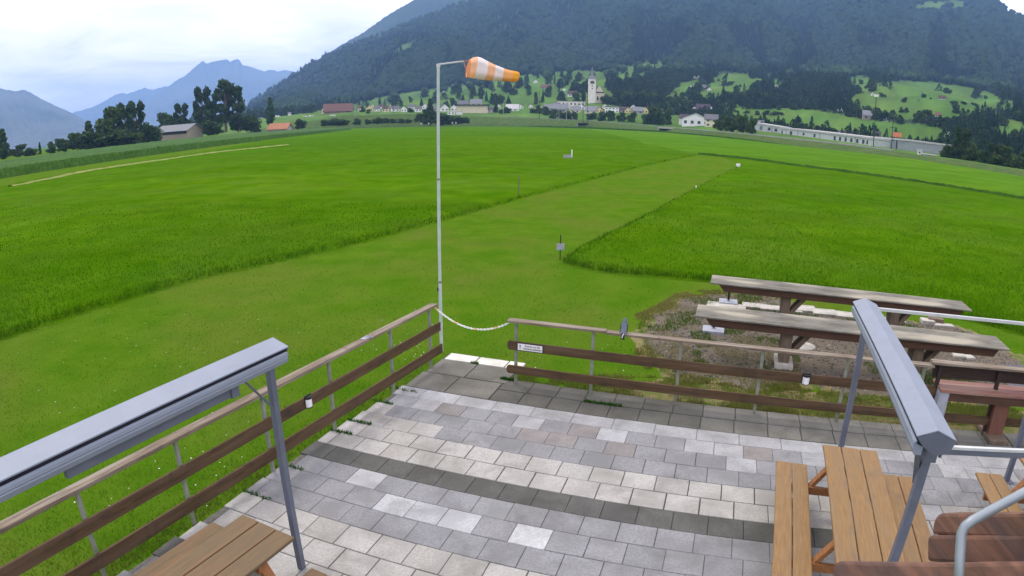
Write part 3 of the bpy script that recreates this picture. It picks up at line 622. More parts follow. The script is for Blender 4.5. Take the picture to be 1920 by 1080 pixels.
# loose stones on the gravel
n = 5200; sx = rng.uniform(min(p.x for p in GP), max(p.x for p in GP), n * 3); sy = rng.uniform(min(p.y for p in GP), max(p.y for p in GP), n * 3)
k = inpoly(sx, sy, [(p.x, p.y) for p in GP]); sx = sx[k][:n]; sy = sy[k][:n]; n = len(sx)
tv = np.array([(1, 0, 0), (-1, 0, 0), (0, 1, 0), (0, -1, 0), (0, 0, .8), (0, 0, -.3)], float); tf = np.array([(0, 2, 4), (2, 1, 4), (1, 3, 4), (3, 0, 4)])
s = rng.uniform(.012, .034, n); Vv = tv[None] * s[:, None, None] * (1 + rng.uniform(-.3, .3, (n, 6, 1))) + np.stack([sx, sy, np.full(n, .034)], -1)[:, None, :]
cc = np.repeat((.07 + .2 * rng.random(n) ** 3)[:, None] * np.array([1, .90, .76]), 4, 0)
tag(link('loose_stones', npmesh('loose_stones', Vv.reshape(-1, 3), (tf[None] + (np.arange(n) * 6)[:, None, None]).reshape(-1, 3), M['stone'], cc)), kind='stuff')

# ---------------------------------------------------------------- grass blades, sampled as the photo shows them (denser near)
def blades(name, n, pxbox, inside_fn, h0, h1, c1, c2, zb=0.0, wmin=.007, kfar=.00075, seed=0, hf=None, dmax=None, amp=.25):
    r_ = np.random.default_rng(seed); x = r_.uniform(pxbox[0], pxbox[2], n); y = r_.uniform(pxbox[1], pxbox[3], n)
    P = np.array([rayd(a, b) for a, b in zip(x, y)]); ok = P[:, 2] < -.004; P = P[ok]; t = (zb - CAMH) / P[:, 2]; X = P[:, 0] * t; Y = P[:, 1] * t
    k = inside_fn(X, Y)
    if dmax: k &= r_.random(len(X)) < np.clip((dmax - np.hypot(X, Y)) / (dmax * .72), 0, 1)
    X = X[k]; Y = Y[k]; n = len(X); D = np.hypot(X, Y)
    w = np.maximum(wmin, kfar * D) * r_.uniform(.7, 1.3, n); h = r_.uniform(h0, h1, n) * (.6 + .8 * fbm(X * 1.2, Y * 1.2, 3, 55 + seed)); a = r_.uniform(0, 6.283, n); ln = r_.uniform(-.6, .6, (n, 2)) * h[:, None]
    zb_ = np.full(n, zb) if hf is None else hf(X, Y)
    p0 = np.stack([X - np.cos(a) * w, Y - np.sin(a) * w, zb_ - .02], -1); p1 = np.stack([X + np.cos(a) * w, Y + np.sin(a) * w, zb_ - .02], -1); p2 = np.stack([X + ln[:, 0], Y + ln[:, 1], zb_ + h], -1)
    mixv = np.clip(fbm(X * .5, Y * .5, 3, 77) * 1.3 - .15 + r_.uniform(-.3, .3, n), 0, 1)[:, None]; c = np.array(c1) * (1 - mixv) + np.array(c2) * mixv; c = c * r_.uniform(1 - amp, 1 + amp, n)[:, None]
    V = np.stack([p0, p1, p2], 1).reshape(-1, 3); return tag(link(name, npmesh(name, V, np.arange(3 * n).reshape(-1, 3), M['blade'], c)), kind='stuff')
pavpoly = [(p.x, p.y) for p in (T2(-.6, -7), T2(11.6, -7), T2(11.6, 3.06), T2(1.75, 3.06), T2(1.78, 3.82), T2(.30, 3.82), T2(.22, 2.1), T2(0, .1), T2(-.2, -3.3))]
gpp = [(p.x, p.y) for p in GP]
mown_in = lambda X, Y: ~inpoly(X, Y, FIELD_L) & ~inpoly(X, Y, FIELD_R) & ~inpoly(X, Y, pavpoly) & ~inpoly(X, Y, gpp) & (np.hypot(X, Y) < 45)
blades('mown_grass_blades', 150000, (-60, 330, 1980, 1090), mown_in, .015, .042, (.076, .175, .006), (.118, .20, .015), seed=1, dmax=40, amp=.14)
gL = lambda X, Y: hL(X, Y, 0); gR = lambda X, Y: hR(X, Y, 0)
blades('meadow_blades', 80000, (-60, 380, 1200, 700), lambda X, Y: inpoly(X, Y, FIELD_L) & (np.hypot(X, Y) < 90), .03, .10, (.051, .150, .002), (.084, .19, .005), zb=.15, seed=2, hf=gL, dmax=75, amp=.14)
blades('meadow_blades', 80000, (980, 340, 1980, 640), lambda X, Y: inpoly(X, Y, FIELD_R) & (np.hypot(X, Y) < 70), .03, .10, (.060, .166, .002), (.097, .21, .006), zb=.15, seed=3, hf=gR, dmax=62, amp=.14)
# rough fringe along both mowing edges
def near_line(X, Y, line, lo, hi):
    r = np.zeros(X.shape, bool)
    for (x0, y0), (x1, y1) in zip(line[:-1], line[1:]):
        dx, dy = x1 - x0, y1 - y0; l = math.hypot(dx, dy); t = ((X - x0) * dx + (Y - y0) * dy) / l; d = (-(X - x0) * dy + (Y - y0) * dx) / l
        r |= (t > 0) & (t < l) & (d > lo) & (d < hi)
    return r
blades('edge_tufts', 120000, (-60, 280, 1330, 760), lambda X, Y: near_line(X, Y, [(-14.2, 3.0)] + RWL, -.12, .5) & (np.hypot(X, Y) < 100), .05, .17, (.036, .115, .003), (.078, .17, .010), zb=.06, seed=4)
blades('edge_tufts', 120000, (1020, 280, 1980, 640), lambda X, Y: near_line(X, Y, RFRONT, -.15, .45) | near_line(X, Y, FIELD_R[:5], -.1, .4), .05, .18, (.036, .115, .003), (.078, .17, .010), zb=.06, seed=5)
# weeds by the terrace edge, under the fences and on the gravel
blades('weeds', 60000, (0, 640, 1920, 1090), lambda X, Y: inpoly(X, Y, [(p.x, p.y) for p in (T2(-.5, -7), T2(-.25, -3.3), T2(-.1, -1), T2(-.03, .1), T2(.22, 2.1), T2(.27, 3.4), T2(.05, 3.6), T2(-.25, 1.8), T2(-.45, 0), T2(-.7, -3.3), T2(-1.0, -7))]), .03, .10, (.06, .15, .01), (.20, .21, .05), seed=6)
blades('weeds', 110000, (950, 680, 1930, 800), lambda X, Y: inpoly(X, Y, [(p.x, p.y) for p in (T2(1.75, 3.04), T2(11.5, 3.04), T2(11.5, 4.1), T2(5, 4.2), T2(3.2, 3.8), T2(1.75, 3.3))]) & (fbm(X * 1.8, Y * 1.8, 3, 31) > .42), .03, .09, (.085, .185, .012), (.27, .26, .07), seed=7)
blades('weeds', 110000, (1190, 540, 1930, 760), lambda X, Y: inpoly(X, Y, gpp) & (fbm(X * 1.3, Y * 1.3, 3, 37) > .6), .03, .09, (.05, .13, .01), (.12, .17, .03), zb=.02, seed=8)
blades('weeds', 40000, (1190, 540, 1500, 760), lambda X, Y: inpoly(X, Y, GP2) & ~inpoly(X, Y, gpp), .02, .07, (.24, .22, .07), (.10, .18, .02), zb=.01, seed=9)
vbp = [(p.x, p.y) for p in VB]
blades('dry_grass_blades', 120000, (1150, 700, 1930, 800), lambda X, Y: inpoly(X, Y, vbp) & (fbm(X * 2.2, Y * 2.2, 3, 131) < .55), .02, .06, (.26, .21, .09), (.13, .15, .04), seed=12)
blades('dry_grass_blades', 60000, (1190, 540, 1500, 760), lambda X, Y: inpoly(X, Y, GP3) & (fbm(X * 1.9, Y * 1.9, 3, 137) < .56), .02, .06, (.30, .23, .10), (.13, .17, .03), zb=.015, seed=13)
jn = []
for a, b, u0, u1, vv, nn in ((690, 760, .05, .55, 2.0, 90), (0, 0, .05, .4, 1.47, 90), (0, 0, 0.05, .45, .75, 120), (0, 0, .0, .35, .38, 120), (0, 0, -.05, .3, -.7, 60), (0, 0, -.1, .35, -1.43, 70), (0, 0, 3.1, 3.7, 2.6, 260), (0, 0, 1.6, 1.85, 3.0, 300), (0, 0, .85, 1.0, 3.48, 100)):
    for _ in range(nn): jn.append(T2(random.uniform(u0, u1), vv + random.gauss(0, .014)))
mb = MB()
for p in jn:
    a = random.uniform(0, 6.28); h = random.uniform(.02, .06); mb.add([p + Vector((math.cos(a) * .008, math.sin(a) * .008, .03)), p - Vector((math.cos(a) * .008, math.sin(a) * .008, -.03)), p + Vector((random.uniform(-.03, .03), random.uniform(-.03, .03), .035 + h))], [(0, 1, 2)], (.04, .10 + random.random() * .05, .015))
tag(mb.build('joint_weeds', M['blade']), kind='stuff')
# daisies in the short grass
mb = MB()
fl = [F(random.gauss(765, 40), random.gauss(640, 22)) for _ in range(40)] + [F(random.uniform(20, 620), random.uniform(590, 700)) for _ in range(34)] + [F(random.uniform(60, 480), random.uniform(730, 960)) for _ in range(36)] + [F(random.uniform(1000, 1320), random.uniform(640, 700)) for _ in range(14)]
for p in fl:
    s = random.uniform(.006, .012); z = random.uniform(.05, .075); mb.add([p + Vector((math.cos(k * 1.047) * s, math.sin(k * 1.047) * s, z)) for k in range(6)], [(0, 1, 2, 3, 4, 5)])
tag(mb.build('daisies', M['white']), kind='stuff')

# ================================================================ FENCES
def fence_post(par, x, zt, y=.03, w=.045, m='post'):
    b = MB(); b.box(x - w / 2, x + w / 2, y - w * .45, y + w * .45, -.05, zt); b.build('post', M[m], par, bevel=.003)
P_R = O2 + EU * 2.0 + EV * 2.90
fr = thing('wooden_fence', 'brown board fence behind the paved terrace, right of the chain gap', 'fence', (P_R.x, P_R.y, 0), UA)
for x in (-.12, 1.13, 2.48, 3.72, 5.02, 6.25): fence_post(fr, x, 1.085)
for x in (6.50, 7.52, 8.7): fence_post(fr, x, 1.13, .02, .06, 'darkboard')
b = MB(); b.box(-.25, 1.33, -.055, .085, 1.088, 1.125); b.build('top_rail', M['railtop'], fr, bevel=.005)
b = MB(); b.box(1.335, 6.38, -.06, .08, 1.075, 1.110); b.build('top_rail', M['railtop'], fr, bevel=.005)
b = MB(); b.box(6.34, 9.8, -.07, .10, 1.13, 1.165); b.build('top_rail', M['railtop'], fr, bevel=.005)
def board(par, x0, x1, z0, z1, y0=-.028, y1=.004, rl=False, rr=False, m='board'):
    r = .03; h = z1 - z0; pl = [(x0, z0), (x0, z1)] if not rl else [(x0 + r, z0), (x0, z0 + r), (x0, z1 - r), (x0 + r, z1)]
    pr = [(x1, z1), (x1, z0)] if not rr else [(x1 - r, z1), (x1, z1 - r * 1.6), (x1 - r * .2, z0 + r), (x1 - r, z0)]
    b = MB(); b.prism(pl + pr, (0, y0, 0), (0, y1, 0), (1, 0, 0), (0, 0, 1)); return b.build('board', M[m], par, bevel=.004)
board(fr, -.25, 6.50, .625, .775, rl=True, rr=True); board(fr, -.26, 9.8, .215, .355, rl=True)
board(fr, 6.40, 9.8, .90, 1.09, .05, .08, m='darkboard')
P_L = F(736, 738); LA = R(66.3)
fl_ = thing('wooden_fence', 'brown board fence running down the left side of the terrace to the windsock pole', 'fence', (P_L.x, P_L.y, 0), LA)
for x in (1.17, 0, -1.49, -2.77, -4.12, -5.38, -6.7, -8.0): fence_post(fl_, x, 1.10, -.02)
b = MB(); b.box(-9.5, -.62, -.085, .05, 1.095, 1.14); b.build('top_rail', M['railtop'], fl_, bevel=.006)
b = MB(); b.box(-.615, 1.36, -.08, .055, 1.10, 1.142); b.build('top_rail', M['railtop'], fl_, bevel=.006)
board(fl_, -9.5, 1.45, .63, .79, -.075, -.045); board(fl_, -9.5, 1.50, .21, .375, -.075, -.045)
b = MB(); b.box(-.70, -.55, -.06, .02, 1.1425, 1.150); b.tube([(-.62, .0, 1.152), (-.56, -.05, 1.158), (-.55, -.10, 1.14)], .008, 6); b.build('joint_bracket', M['grey_conc'], fl_)

# sign on the right fence
sg = thing('warning_sign', 'white sign with black border and writing screwed to the back fence board', 'sign', tuple(P_R + EU * .135 + Vector((0, 0, .70)) - EV * .03), UA)
b = MB(); b.box(-.215, .215, -.010, -.002, -.066, .066); b.build('frame', M['black'], sg, bevel=.002)
b = MB(); b.box(-.203, .203, -.0125, -.0102, -.054, .054); b.build('plate', M['white'], sg)
def text(s, size, x, z, par, y=-.0135, bold=0.0, name='lettering'):
    c = bpy.data.curves.new('lettering', 'FONT'); c.body = s; c.size = size; c.align_x = 'CENTER'; c.align_y = 'CENTER'; c.extrude = .0006; c.offset = bold
    o = bpy.data.objects.new('lettering_curve', c); col.objects.link(o); dg = bpy.context.evaluated_depsgraph_get(); me = bpy.data.meshes.new_from_object(o.evaluated_get(dg))
    bpy.data.objects.remove(o); me.materials.clear(); me.materials.append(M['black']); t_ = bpy.data.objects.new(name, me); col.objects.link(t_); t_.parent = par; t_.location = (x, y, z); t_.rotation_euler = (R(90), 0, 0)
    return t_
text('Zutritt nur für', .044, .04, .022, sg, bold=.0008); text('Vereinsmitglieder', .044, .04, -.022, sg, bold=.0008)
b = MB(); b.prism([(-.010, .035), (.010, .035), (.006, -.008), (-.006, -.008)], (-.165, -.0125, 0), (-.165, -.0140, 0), (1, 0, 0), (0, 0, 1)); b.prism([(-.007, -.018), (.007, -.018), (.007, -.034), (-.007, -.034)], (-.165, -.0125, 0), (-.165, -.0140, 0), (1, 0, 0), (0, 0, 1)); b.build('exclamation_mark', M['black'], sg)

# solar lanterns on both fences
def lantern(name, lab, par_pt, rz):
    t = thing('wall_lantern', lab, 'lantern', par_pt, rz, 'solar lanterns on the terrace fences')
    b = MB(); b.prism([(.062 * math.cos(R(a)), -.062 * math.sin(R(a))) for a in range(0, 181, 15)], (0, 0, .045), (0, 0, .078), (1, 0, 0), (0, 1, 0)); b.prism([(.060 * math.cos(R(a)), -.060 * math.sin(R(a))) for a in range(0, 181, 15)], (0, 0, -.078), (0, 0, -.066), (1, 0, 0), (0, 1, 0)); b.box(-.066, .066, -.008, 0, -.078, .095); b.build('housing', M['black'], t, bevel=.003)
    b = MB(); b.prism([(.053 * math.cos(R(a)), -.053 * math.sin(R(a)) - .002) for a in range(0, 181, 15)], (0, 0, -.066), (0, 0, .045), (1, 0, 0), (0, 1, 0)); b.build('diffuser', M['white'], t, smooth=False)
    return t
e_l = Vector((math.cos(LA), math.sin(LA), 0)); n_l = Vector((-e_l.y, e_l.x, 0))
lantern('l', 'small black and white half round lantern fixed to the left fence', tuple(P_L + e_l * -2.03 - n_l * .076 + Vector((0, 0, .72))), LA)
lantern('r', 'small black and white half round lantern fixed to the fence behind the terrace', tuple(P_R + EU * 4.42 - EV * .029 + Vector((0, 0, .70))), UA)

# bird on the rail
bl = P_R + EU * 1.60; bird = thing('bird', 'grey bird with dark tail perched on the top rail of the back fence', 'bird', (bl.x, bl.y, 1.11), UA)
bm_ = Matrix.Rotation(R(-28), 3, 'X'); bmb = MB()
rings = [(-.105, -.020, .016, .008), (-.080, .005, .036, .020), (-.05, .035, .052, .042), (-.01, .075, .068, .060), (.02, .120, .071, .064), (.038, .155, .062, .058), (.046, .185, .044, .042), (.052, .205, .038, .038), (.058, .228, .036, .036), (.062, .248, .024, .024), (.064, .258, .008, .008)]
V = []; Q = []; n = 14
for i, (y, z, rx, ry) in enumerate(rings):
    for k in range(n):
        a = 2 * math.pi * k / n; V.append((rx * math.cos(a), y + ry * math.sin(a) * .8, z + ry * math.sin(a) * .45))
for i in range(len(rings) - 1):
    for k in range(n): Q.append((i * n + k, i * n + (k + 1) % n, (i + 1) * n + (k + 1) % n, (i + 1) * n + k))
Q += [tuple(range(n))[::-1], tuple(range((len(rings) - 1) * n, len(rings) * n))]
bmb.add(V, Q, (.72, .76, .82)); bird.scale = (.86, .86, .86); o = bmb.build('body', M['feather'], bird, smooth=True)
o.modifiers.new('smooth', 'SUBSURF').levels = 1
for sx in (-1, 1):
    w = MB(); w.prism([(0, 0), (.024, .03), (.030, .10), (.018, .155), (0, .16)], (sx * .056, -.06, .0), (sx * .068, -.04, .005), (0, .36, 0), (0, .40, 1)); w.build('wing', M['black'], bird, bevel=.003)
w = MB(); w.prism([(-.028, .02), (.028, .02), (.036, -.085), (-.036, -.085)], (0, -.092, .0), (0, -.085, -.0), (1, 0, 0), (0, .25, 1)); w.build('tail', M['black'], bird, bevel=.002)
w = MB(); w.tube([(.016, -.088, .02), (0, -.104, -.01), (-.012, -.118, -.058)], [.006, .007, .006], 6); w.build('tail_stripe', M['white'], bird)
w = MB(); w.tube([(0, .09, .245), (.004, .125, .236)], [.009, .002], 6); w.build('beak', M['black'], bird)
for sx in (-.018, .018):
    w = MB(); w.tube([(sx, .0, .05), (sx, .005, .004)], .0045, 6); w.tube([(sx, -.02, .004), (sx, .03, .004)], .004, 6); w.build('leg', M['reddish'], bird)

# ================================================================ WINDSOCK
pb = F(828, 660); ph = HT(828, 660, 125)
pole = thing('windsock_pole', 'tall thin pale pole with a short side arm by the end of the left fence', 'pole', (pb.x, pb.y, 0))
b = MB(); b.tube([(0, 0, -.1), (0, 0, 1.35)], .032, 14); b.tube([(0, 0, 1.35), (0, 0, ph * .62)], .029, 14); b.tube([(0, 0, ph * .62), (0, 0, ph)], .027, 14); b.build('mast', M['pole'], pole, smooth=False)
b = MB(); b.tube([(0, 0, 1.33), (0, 0, 1.37)], .036, 14); b.build('collar', M['post'], pole); b = MB(); b.tube([(0, 0, ph * .62 - .015), (0, 0, ph * .62 + .015)], .033, 14); b.build('collar', M['post'], pole)
b = MB(); b.box(-.052, -.03, -.02, .02, 1.18, 1.25); b.build('cleat', M['black'], pole)
b = MB(); b.tube([(0, 0, ph - .01), (0, 0, ph + .025)], .036, 14); b.build('cap', M['white_metal'], pole)
pdist = math.hypot(pb.x, pb.y)
arm_e = AT(869, 115, pdist + .05) - Vector((pb.x, pb.y, 0))
b = MB(); b.tube([(-.03, 0, ph + .035), tuple(arm_e)], .015, 10); b.tube([(0, 0, ph), (0, 0, ph + .045)], .014, 8); b.build('arm', M['white_metal'], pole)
c0 = AT(878, 127, pdist + .05); c1_ = AT(972, 144.5, pdist + .25)
ws = thing('windsock', 'orange and white striped windsock blown out sideways from the pole arm', 'windsock', tuple(c0))
ax = (c1_ - c0); Lw = ax.length; ax.normalize(); upv = Vector((0, 0, 1)); sd_ = ax.cross(upv).normalized(); u2 = sd_.cross(ax).normalized()
prof = [(0, .160, -.01), (.06, .190, .012), (.13, .203, .022), (.22, .198, .020), (.32, .182, .010), (.42, .165, .002), (.52, .147, -.006), (.62, .130, -.010), (.72, .114, -.013), (.82, .106, -.010), (.90, .101, -.004), (.95, .097, 0), (.985, .086, .002), (1.0, .070, .004)]
V = []; Q = []; C_ = []; n = 28; sub = []
for i in range(len(prof) - 1):
    for k in range(4):
        t = k / 4; sub.append(tuple(prof[i][j] * (1 - t) + prof[i + 1][j] * t for j in range(3)))
sub.append(prof[-1])
OR = (1.0, .70, .45); WH = (.98, .94, .93); YO = (1.0, .60, .10)
def bandc(t): return OR if t < .13 else WH if t < .34 else OR if t < .49 else WH if t < .68 else (1, .64, .26) if t < .87 else YO
for i, (t, r_, dz) in enumerate(sub):
    for k in range(n):
        a = 2 * math.pi * k / n; wob = 1 + .018 * math.sin(5 * a + t * 9) + .012 * math.sin(3 * a - t * 14)
        sag = u2 * (dz); V.append(ax * (t * Lw) + sag + (sd_ * math.cos(a) + u2 * math.sin(a)) * r_ * .94 * wob * (.86 if abs(math.sin(a)) < .3 else 1))
for i in range(len(sub) - 1):
    for k in range(n): Q.append((i * n + k, i * n + (k + 1) % n, (i + 1) * n + (k + 1) % n, (i + 1) * n + k)); C_.append(bandc((sub[i][0] + sub[i + 1][0]) / 2))
M['sock'] = mat('windsock_cloth', (1, 1, 1), (.94, .94, .94), scale=6, rough=.8, attr='tint', trans=.5, spec=.1, bump=.2, bscale=20)
b = MB(); b.v = [tuple(v) for v in V]; b.f = Q; b.c = C_; o = b.build('sock', M['sock'], ws, smooth=True); sm = o.modifiers.new('thick', 'SOLIDIFY'); sm.thickness = .002
b = MB(); b.tube([(sd_ * math.cos(2 * math.pi * k / 24) + u2 * math.sin(2 * math.pi * k / 24)) * .162 - u2 * .01 for k in range(24)], .006, 6, closed=True); M['hoop'] = mat('orange_hoop', (.85, .30, .14)); b.build('hoop', M['hoop'], ws)
ae = Vector((pb.x, pb.y, 0)) + arm_e - c0
for k in (4, 12, 20):
    b = MB(); a = 2 * math.pi * k / 24; b.tube([ae, (sd_ * math.cos(a) + u2 * math.sin(a)) * .162 - u2 * .01], .004, 5); b.build('bridle_cord', M['hoop'], ws)

# plastic chain closing the gap
ca = P_L + e_l * 1.38 + Vector((0, 0, 1.07)); cb_ = P_R + EU * -.24 + Vector((0, 0, 1.06)); ch = MB(); NL = 44
def cpt(t): p = ca.lerp(cb_, t); p.z -= .235 * 4 * t * (1 - t) * (1.0); return p
M['chain'] = mat('plastic_chain', (1, 1, 1), (.9, .9, .9), attr='tint', rough=.45)
for i in range(NL):  # links
    p = cpt(i / NL); q = cpt((i + 1) / NL); d = (q - p).normalized(); a = d.cross(Vector((0, 0, 1))).normalized(); b_ = a.cross(d)
    s = a if i % 2 else b_; m_ = (p + q) / 2; l = (q - p).length * .72; w = .014
    lk = [m_ + d * (l * math.cos(t_ * math.pi / 5)) + s * (w * math.sin(t_ * math.pi / 5)) for t_ in range(10)]
    ch.tube(lk, .006, 5, closed=True, c=(.80, .48, .25) if (i // 2) % 6 == 0 else (.82, .82, .78))
o = ch.build('plastic_chain', M['chain']); tag(o, 'white and orange plastic chain hanging across the gap between the two fences', 'chain')

# ================================================================ AWNINGS
def awning(lab, p_end, ang, length, side, zt, post_offs, name='folding_awning', ps=1.0, rg=-.04):
    """cassette runs along local -x from the end at the origin; the front bar hangs on the `side` (+1 right, -1 left) side"""
    t = thing(name, lab, 'awning', (p_end[0], p_end[1], 0), ang); s = side
    b = MB(); prof = [(-.135, zt - .06), (-.04, zt), (.155, zt - .055), (.155, zt - .075), (.12, zt - .085), (.10, zt - .10), (-.02, zt - .17), (-.09, zt - .155), (-.135, zt - .09)]
    hood = [(-.135, zt - .06), (rg, zt), (.155, zt - .055), (.155, zt - .068), (rg, zt - .012), (-.135, zt - .072)]
    f = lambda pl: [(s * a * -ps, zt + (z - zt) * ps) for a, z in pl]     # local +y is left of travel
    b.prism(f(hood), (0, 0, 0), (-length, 0, 0), (0, 1, 0), (0, 0, 1)); b.build('hood', M['alu'], t, bevel=.003)
    body = [(-.120, zt - .075), (rg, zt - .016), (.138, zt - .064), (.138, zt - .12), (.0, zt - .165), (-.09, zt - .150)]
    b = MB(); b.prism(f(body), (-.012, 0, 0), (-length + .012, 0, 0), (0, 1, 0), (0, 0, 1)); b.build('cassette', M['slit'], t)
    cap = [(-.133, zt - .073), (rg, zt - .0135), (.150, zt - .069), (.10, zt - .125), (.0, zt - .185), (-.10, zt - .165)]
    for x0, x1 in ((.004, -.010), (-length + .010, -length - .004)):
        b = MB(); b.prism(f(cap), (x0, 0, 0), (x1, 0, 0), (0, 1, 0), (0, 0, 1)); b.build('end_cap', M['alud'], t)
    bar = [(.142, zt - .100), (.158, zt - .112), (.160, zt - .142), (.152, zt - .150), (.158, zt - .160), (.140, zt - .205), (.085, zt - .205), (.085, zt - .14), (.125, zt - .105)]
    b = MB(); b.prism(f(bar), (-.02, 0, 0), (-length + .02, 0, 0), (0, 1, 0), (0, 0, 1)); b.build('front_bar', M['alu'], t, bevel=.002)
    for x0 in (-.55, -length + .35 + 1.5):
        b = MB(); b.box(x0 - 1.5, x0, -s * .04 - .025, -s * .04 + .025, zt - .275, zt - .20); b.box(x0 - .06, x0 + .02, -s * .04 - .04, -s * .04 + .03, zt - .285, zt - .19); b.build('folded_arm', M['alud'], t, bevel=.004)
    for px_, py_ in post_offs:
        b = MB(); b.box(px_ - .031, px_ + .031, py_ - .031, py_ + .031, -.02, zt - .165); b.box(px_ - .0325, px_ - .02, py_ - .008, py_ + .008, .1, zt - .3); b.build('post', M['alud'], t, bevel=.004)
    return t
lp = F(567, 1070); AL = R(66.5)
le = (-1.905, 4.60); rel = (lp - Vector((le[0], le[1], 0))); ex = Vector((math.cos(AL), math.sin(AL), 0)); ey = Vector((-ex.y, ex.x, 0))
aw = awning('long grey folded awning on a slim post beside the left fence', le, AL, 5.2, 1, 2.525, [(rel.dot(ex), rel.dot(ey)), (-4.7, .1)], ps=.88)
b = MB(); b.tube([(rel.dot(ex) - .42, rel.dot(ey) - .02, 2.33), (rel.dot(ex) - .02, rel.dot(ey) - .01, 1.83)], .011, 8); b.build('brace', M['alud'], aw)
re_ = (4.06, 6.28); n_end = (2.80, 3.10); AR = math.atan2(re_[1] - n_end[1], re_[0] - n_end[0]); LR = math.hypot(re_[1] - n_end[1], re_[0] - n_end[0])
aw2 = awning('grey folded awning cassette on posts over the orange picnic table', re_, AR, LR, -1, 2.435, [], rg=.015)
ex = Vector((math.cos(AR), math.sin(AR), 0)); ey = Vector((-ex.y, ex.x, 0))
def loc2(p): q = Vector((p[0] - re_[0], p[1] - re_[1], 0)); return q.dot(ex), q.dot(ey)
pr_ = F(1565, 886); pn = (3.02, 3.42)
for P_ in ((pr_.x, pr_.y), pn):
    a, c = loc2(P_); b = MB(); b.box(a - .035, a + .035, c - .035, c + .035, -.02, 2.26); b.box(a - .012, a + .012, c - .040, c - .034, .1, 2.2); b.build('post', M['alud'], aw2, bevel=.004)
    b = MB(); b.box(a - .09, a + .09, c - .09, c + .09, .036, .046); b.build('base_plate', M['alud'], aw2)
a, c = loc2(pn); q2 = AT(1716, 905, math.hypot(pn[0] + .06, pn[1] + .12)); q1 = F(1724, 825, 2.24)
b = MB(); l1 = (*loc2(q1), q1.z); l2 = (*loc2(q2), q2.z); b.bar(l1, l2, .045, .03); b.build('brace', M['alud'], aw2, bevel=.003)
f1 = F(1640, 579, 2.30); f2 = F(1925, 607.5, 2.30); b = MB(); d_ = (f2 - f1).normalized(); f3 = f2 + d_ * .6; b.bar((*loc2(f1), 2.30), (*loc2(f3), 2.30), .035, .038); b.build('guide_rail', M['white_metal'], aw2, bevel=.003)
f1 = F(1757, 838, 2.22); f2 = F(1925, 846, 2.22); f3 = f2 + (f2 - f1).normalized() * .8; b = MB(); b.bar((*loc2(f1), 2.222), (*loc2(f3), 2.222), .032, .024); b.build('guide_rail', M['white_metal'], aw2, bevel=.003)
b = MB(); b.bar((*loc2(f1), 2.188), (*loc2(f3), 2.192), .03, .036); b.build('rail_underside', M['alud'], aw2)
g1 = F(1742, 852, 2.14); b = MB(); gl = loc2(g1); b.box(gl[0] - .05, gl[0] + .05, gl[1] - .05, gl[1] + .04, 2.10, 2.20); b.tube([(gl[0] + .01, gl[1] - .09, 2.19), (gl[0] + .01, gl[1] - .09, 2.12)], .014, 8); b.build('gear_box', M['alud'], aw2, bevel=.004)
p4 = F(1885, 906); t = thing('awning_post', 'slim grey metal post at the right edge beside the far bench end', 'post', (p4.x, p4.y, 0), UA)
b = MB(); b.box(-.035, .035, -.035, .035, -.02, 2.3); b.box(-.012, .012, -.04, -.034, .1, 2.2); b.build('shaft', M['alud'], t, bevel=.004); b = MB(); b.box(-.09, .09, -.09, .09, .036, .046); b.build('base_plate', M['alud'], t)

# ================================================================ PICNIC TABLES
def picnic(lab, cx_, cy_, ang, wood, length=2.25, edge='table_edge'):
    t = thing('picnic_table', lab, 'picnic table', (cx_, cy_, .035), ang, 'picnic tables on the terrace')
    b0 = .715
    for k in range(3):
        y = -.33 + k * .2245; b = MB(); b.box(-length, 0, y, y + .2125, b0 - .035, b0); b.build('table_plank', M[wood], t, bevel=.008)
    for s, nm in ((-1, 'a'), (1, 'b')):
        for k in range(2):
            y = s * (.47 + .195 * k + .095); b = MB(); b.box(-length, 0, y - .0925, y + .0925, .425 - .035, .425); b.build('seat_plank', M[wood], t, bevel=.012)
    for x in (-.42, -length + .42):
        b = MB(); b.bar((x + .03, -.24, b0 - .037), (x + .03, -.66, 0), .045, .10, (1, 0, 0)); b.build('leg', M[edge], t, bevel=.004)
        b = MB(); b.bar((x + .03, .24, b0 - .037), (x + .03, .66, 0), .045, .10, (1, 0, 0)); b.build('leg', M[edge], t, bevel=.004)
        b = MB(); b.box(x - .045, x, -.84, .84, .295, .388); b.build('cross_beam', M[edge], t, bevel=.004)
        b = MB(); b.box(x - .045, x, -.31, .31, b0 - .125, b0 - .037); b.build('top_batten', M[edge], t, bevel=.004)
    return t
picnic('orange brown picnic table with attached benches under the grey awning', 3.95, 5.84, R(68), 'table')
picnic('picnic table at the right edge, only its bench end and table corner showing', 6.50, 5.13, R(68), 'table')
picnic('darker worn brown picnic table beside the left awning post', -2.19, 4.46, R(66.5), 'table2')

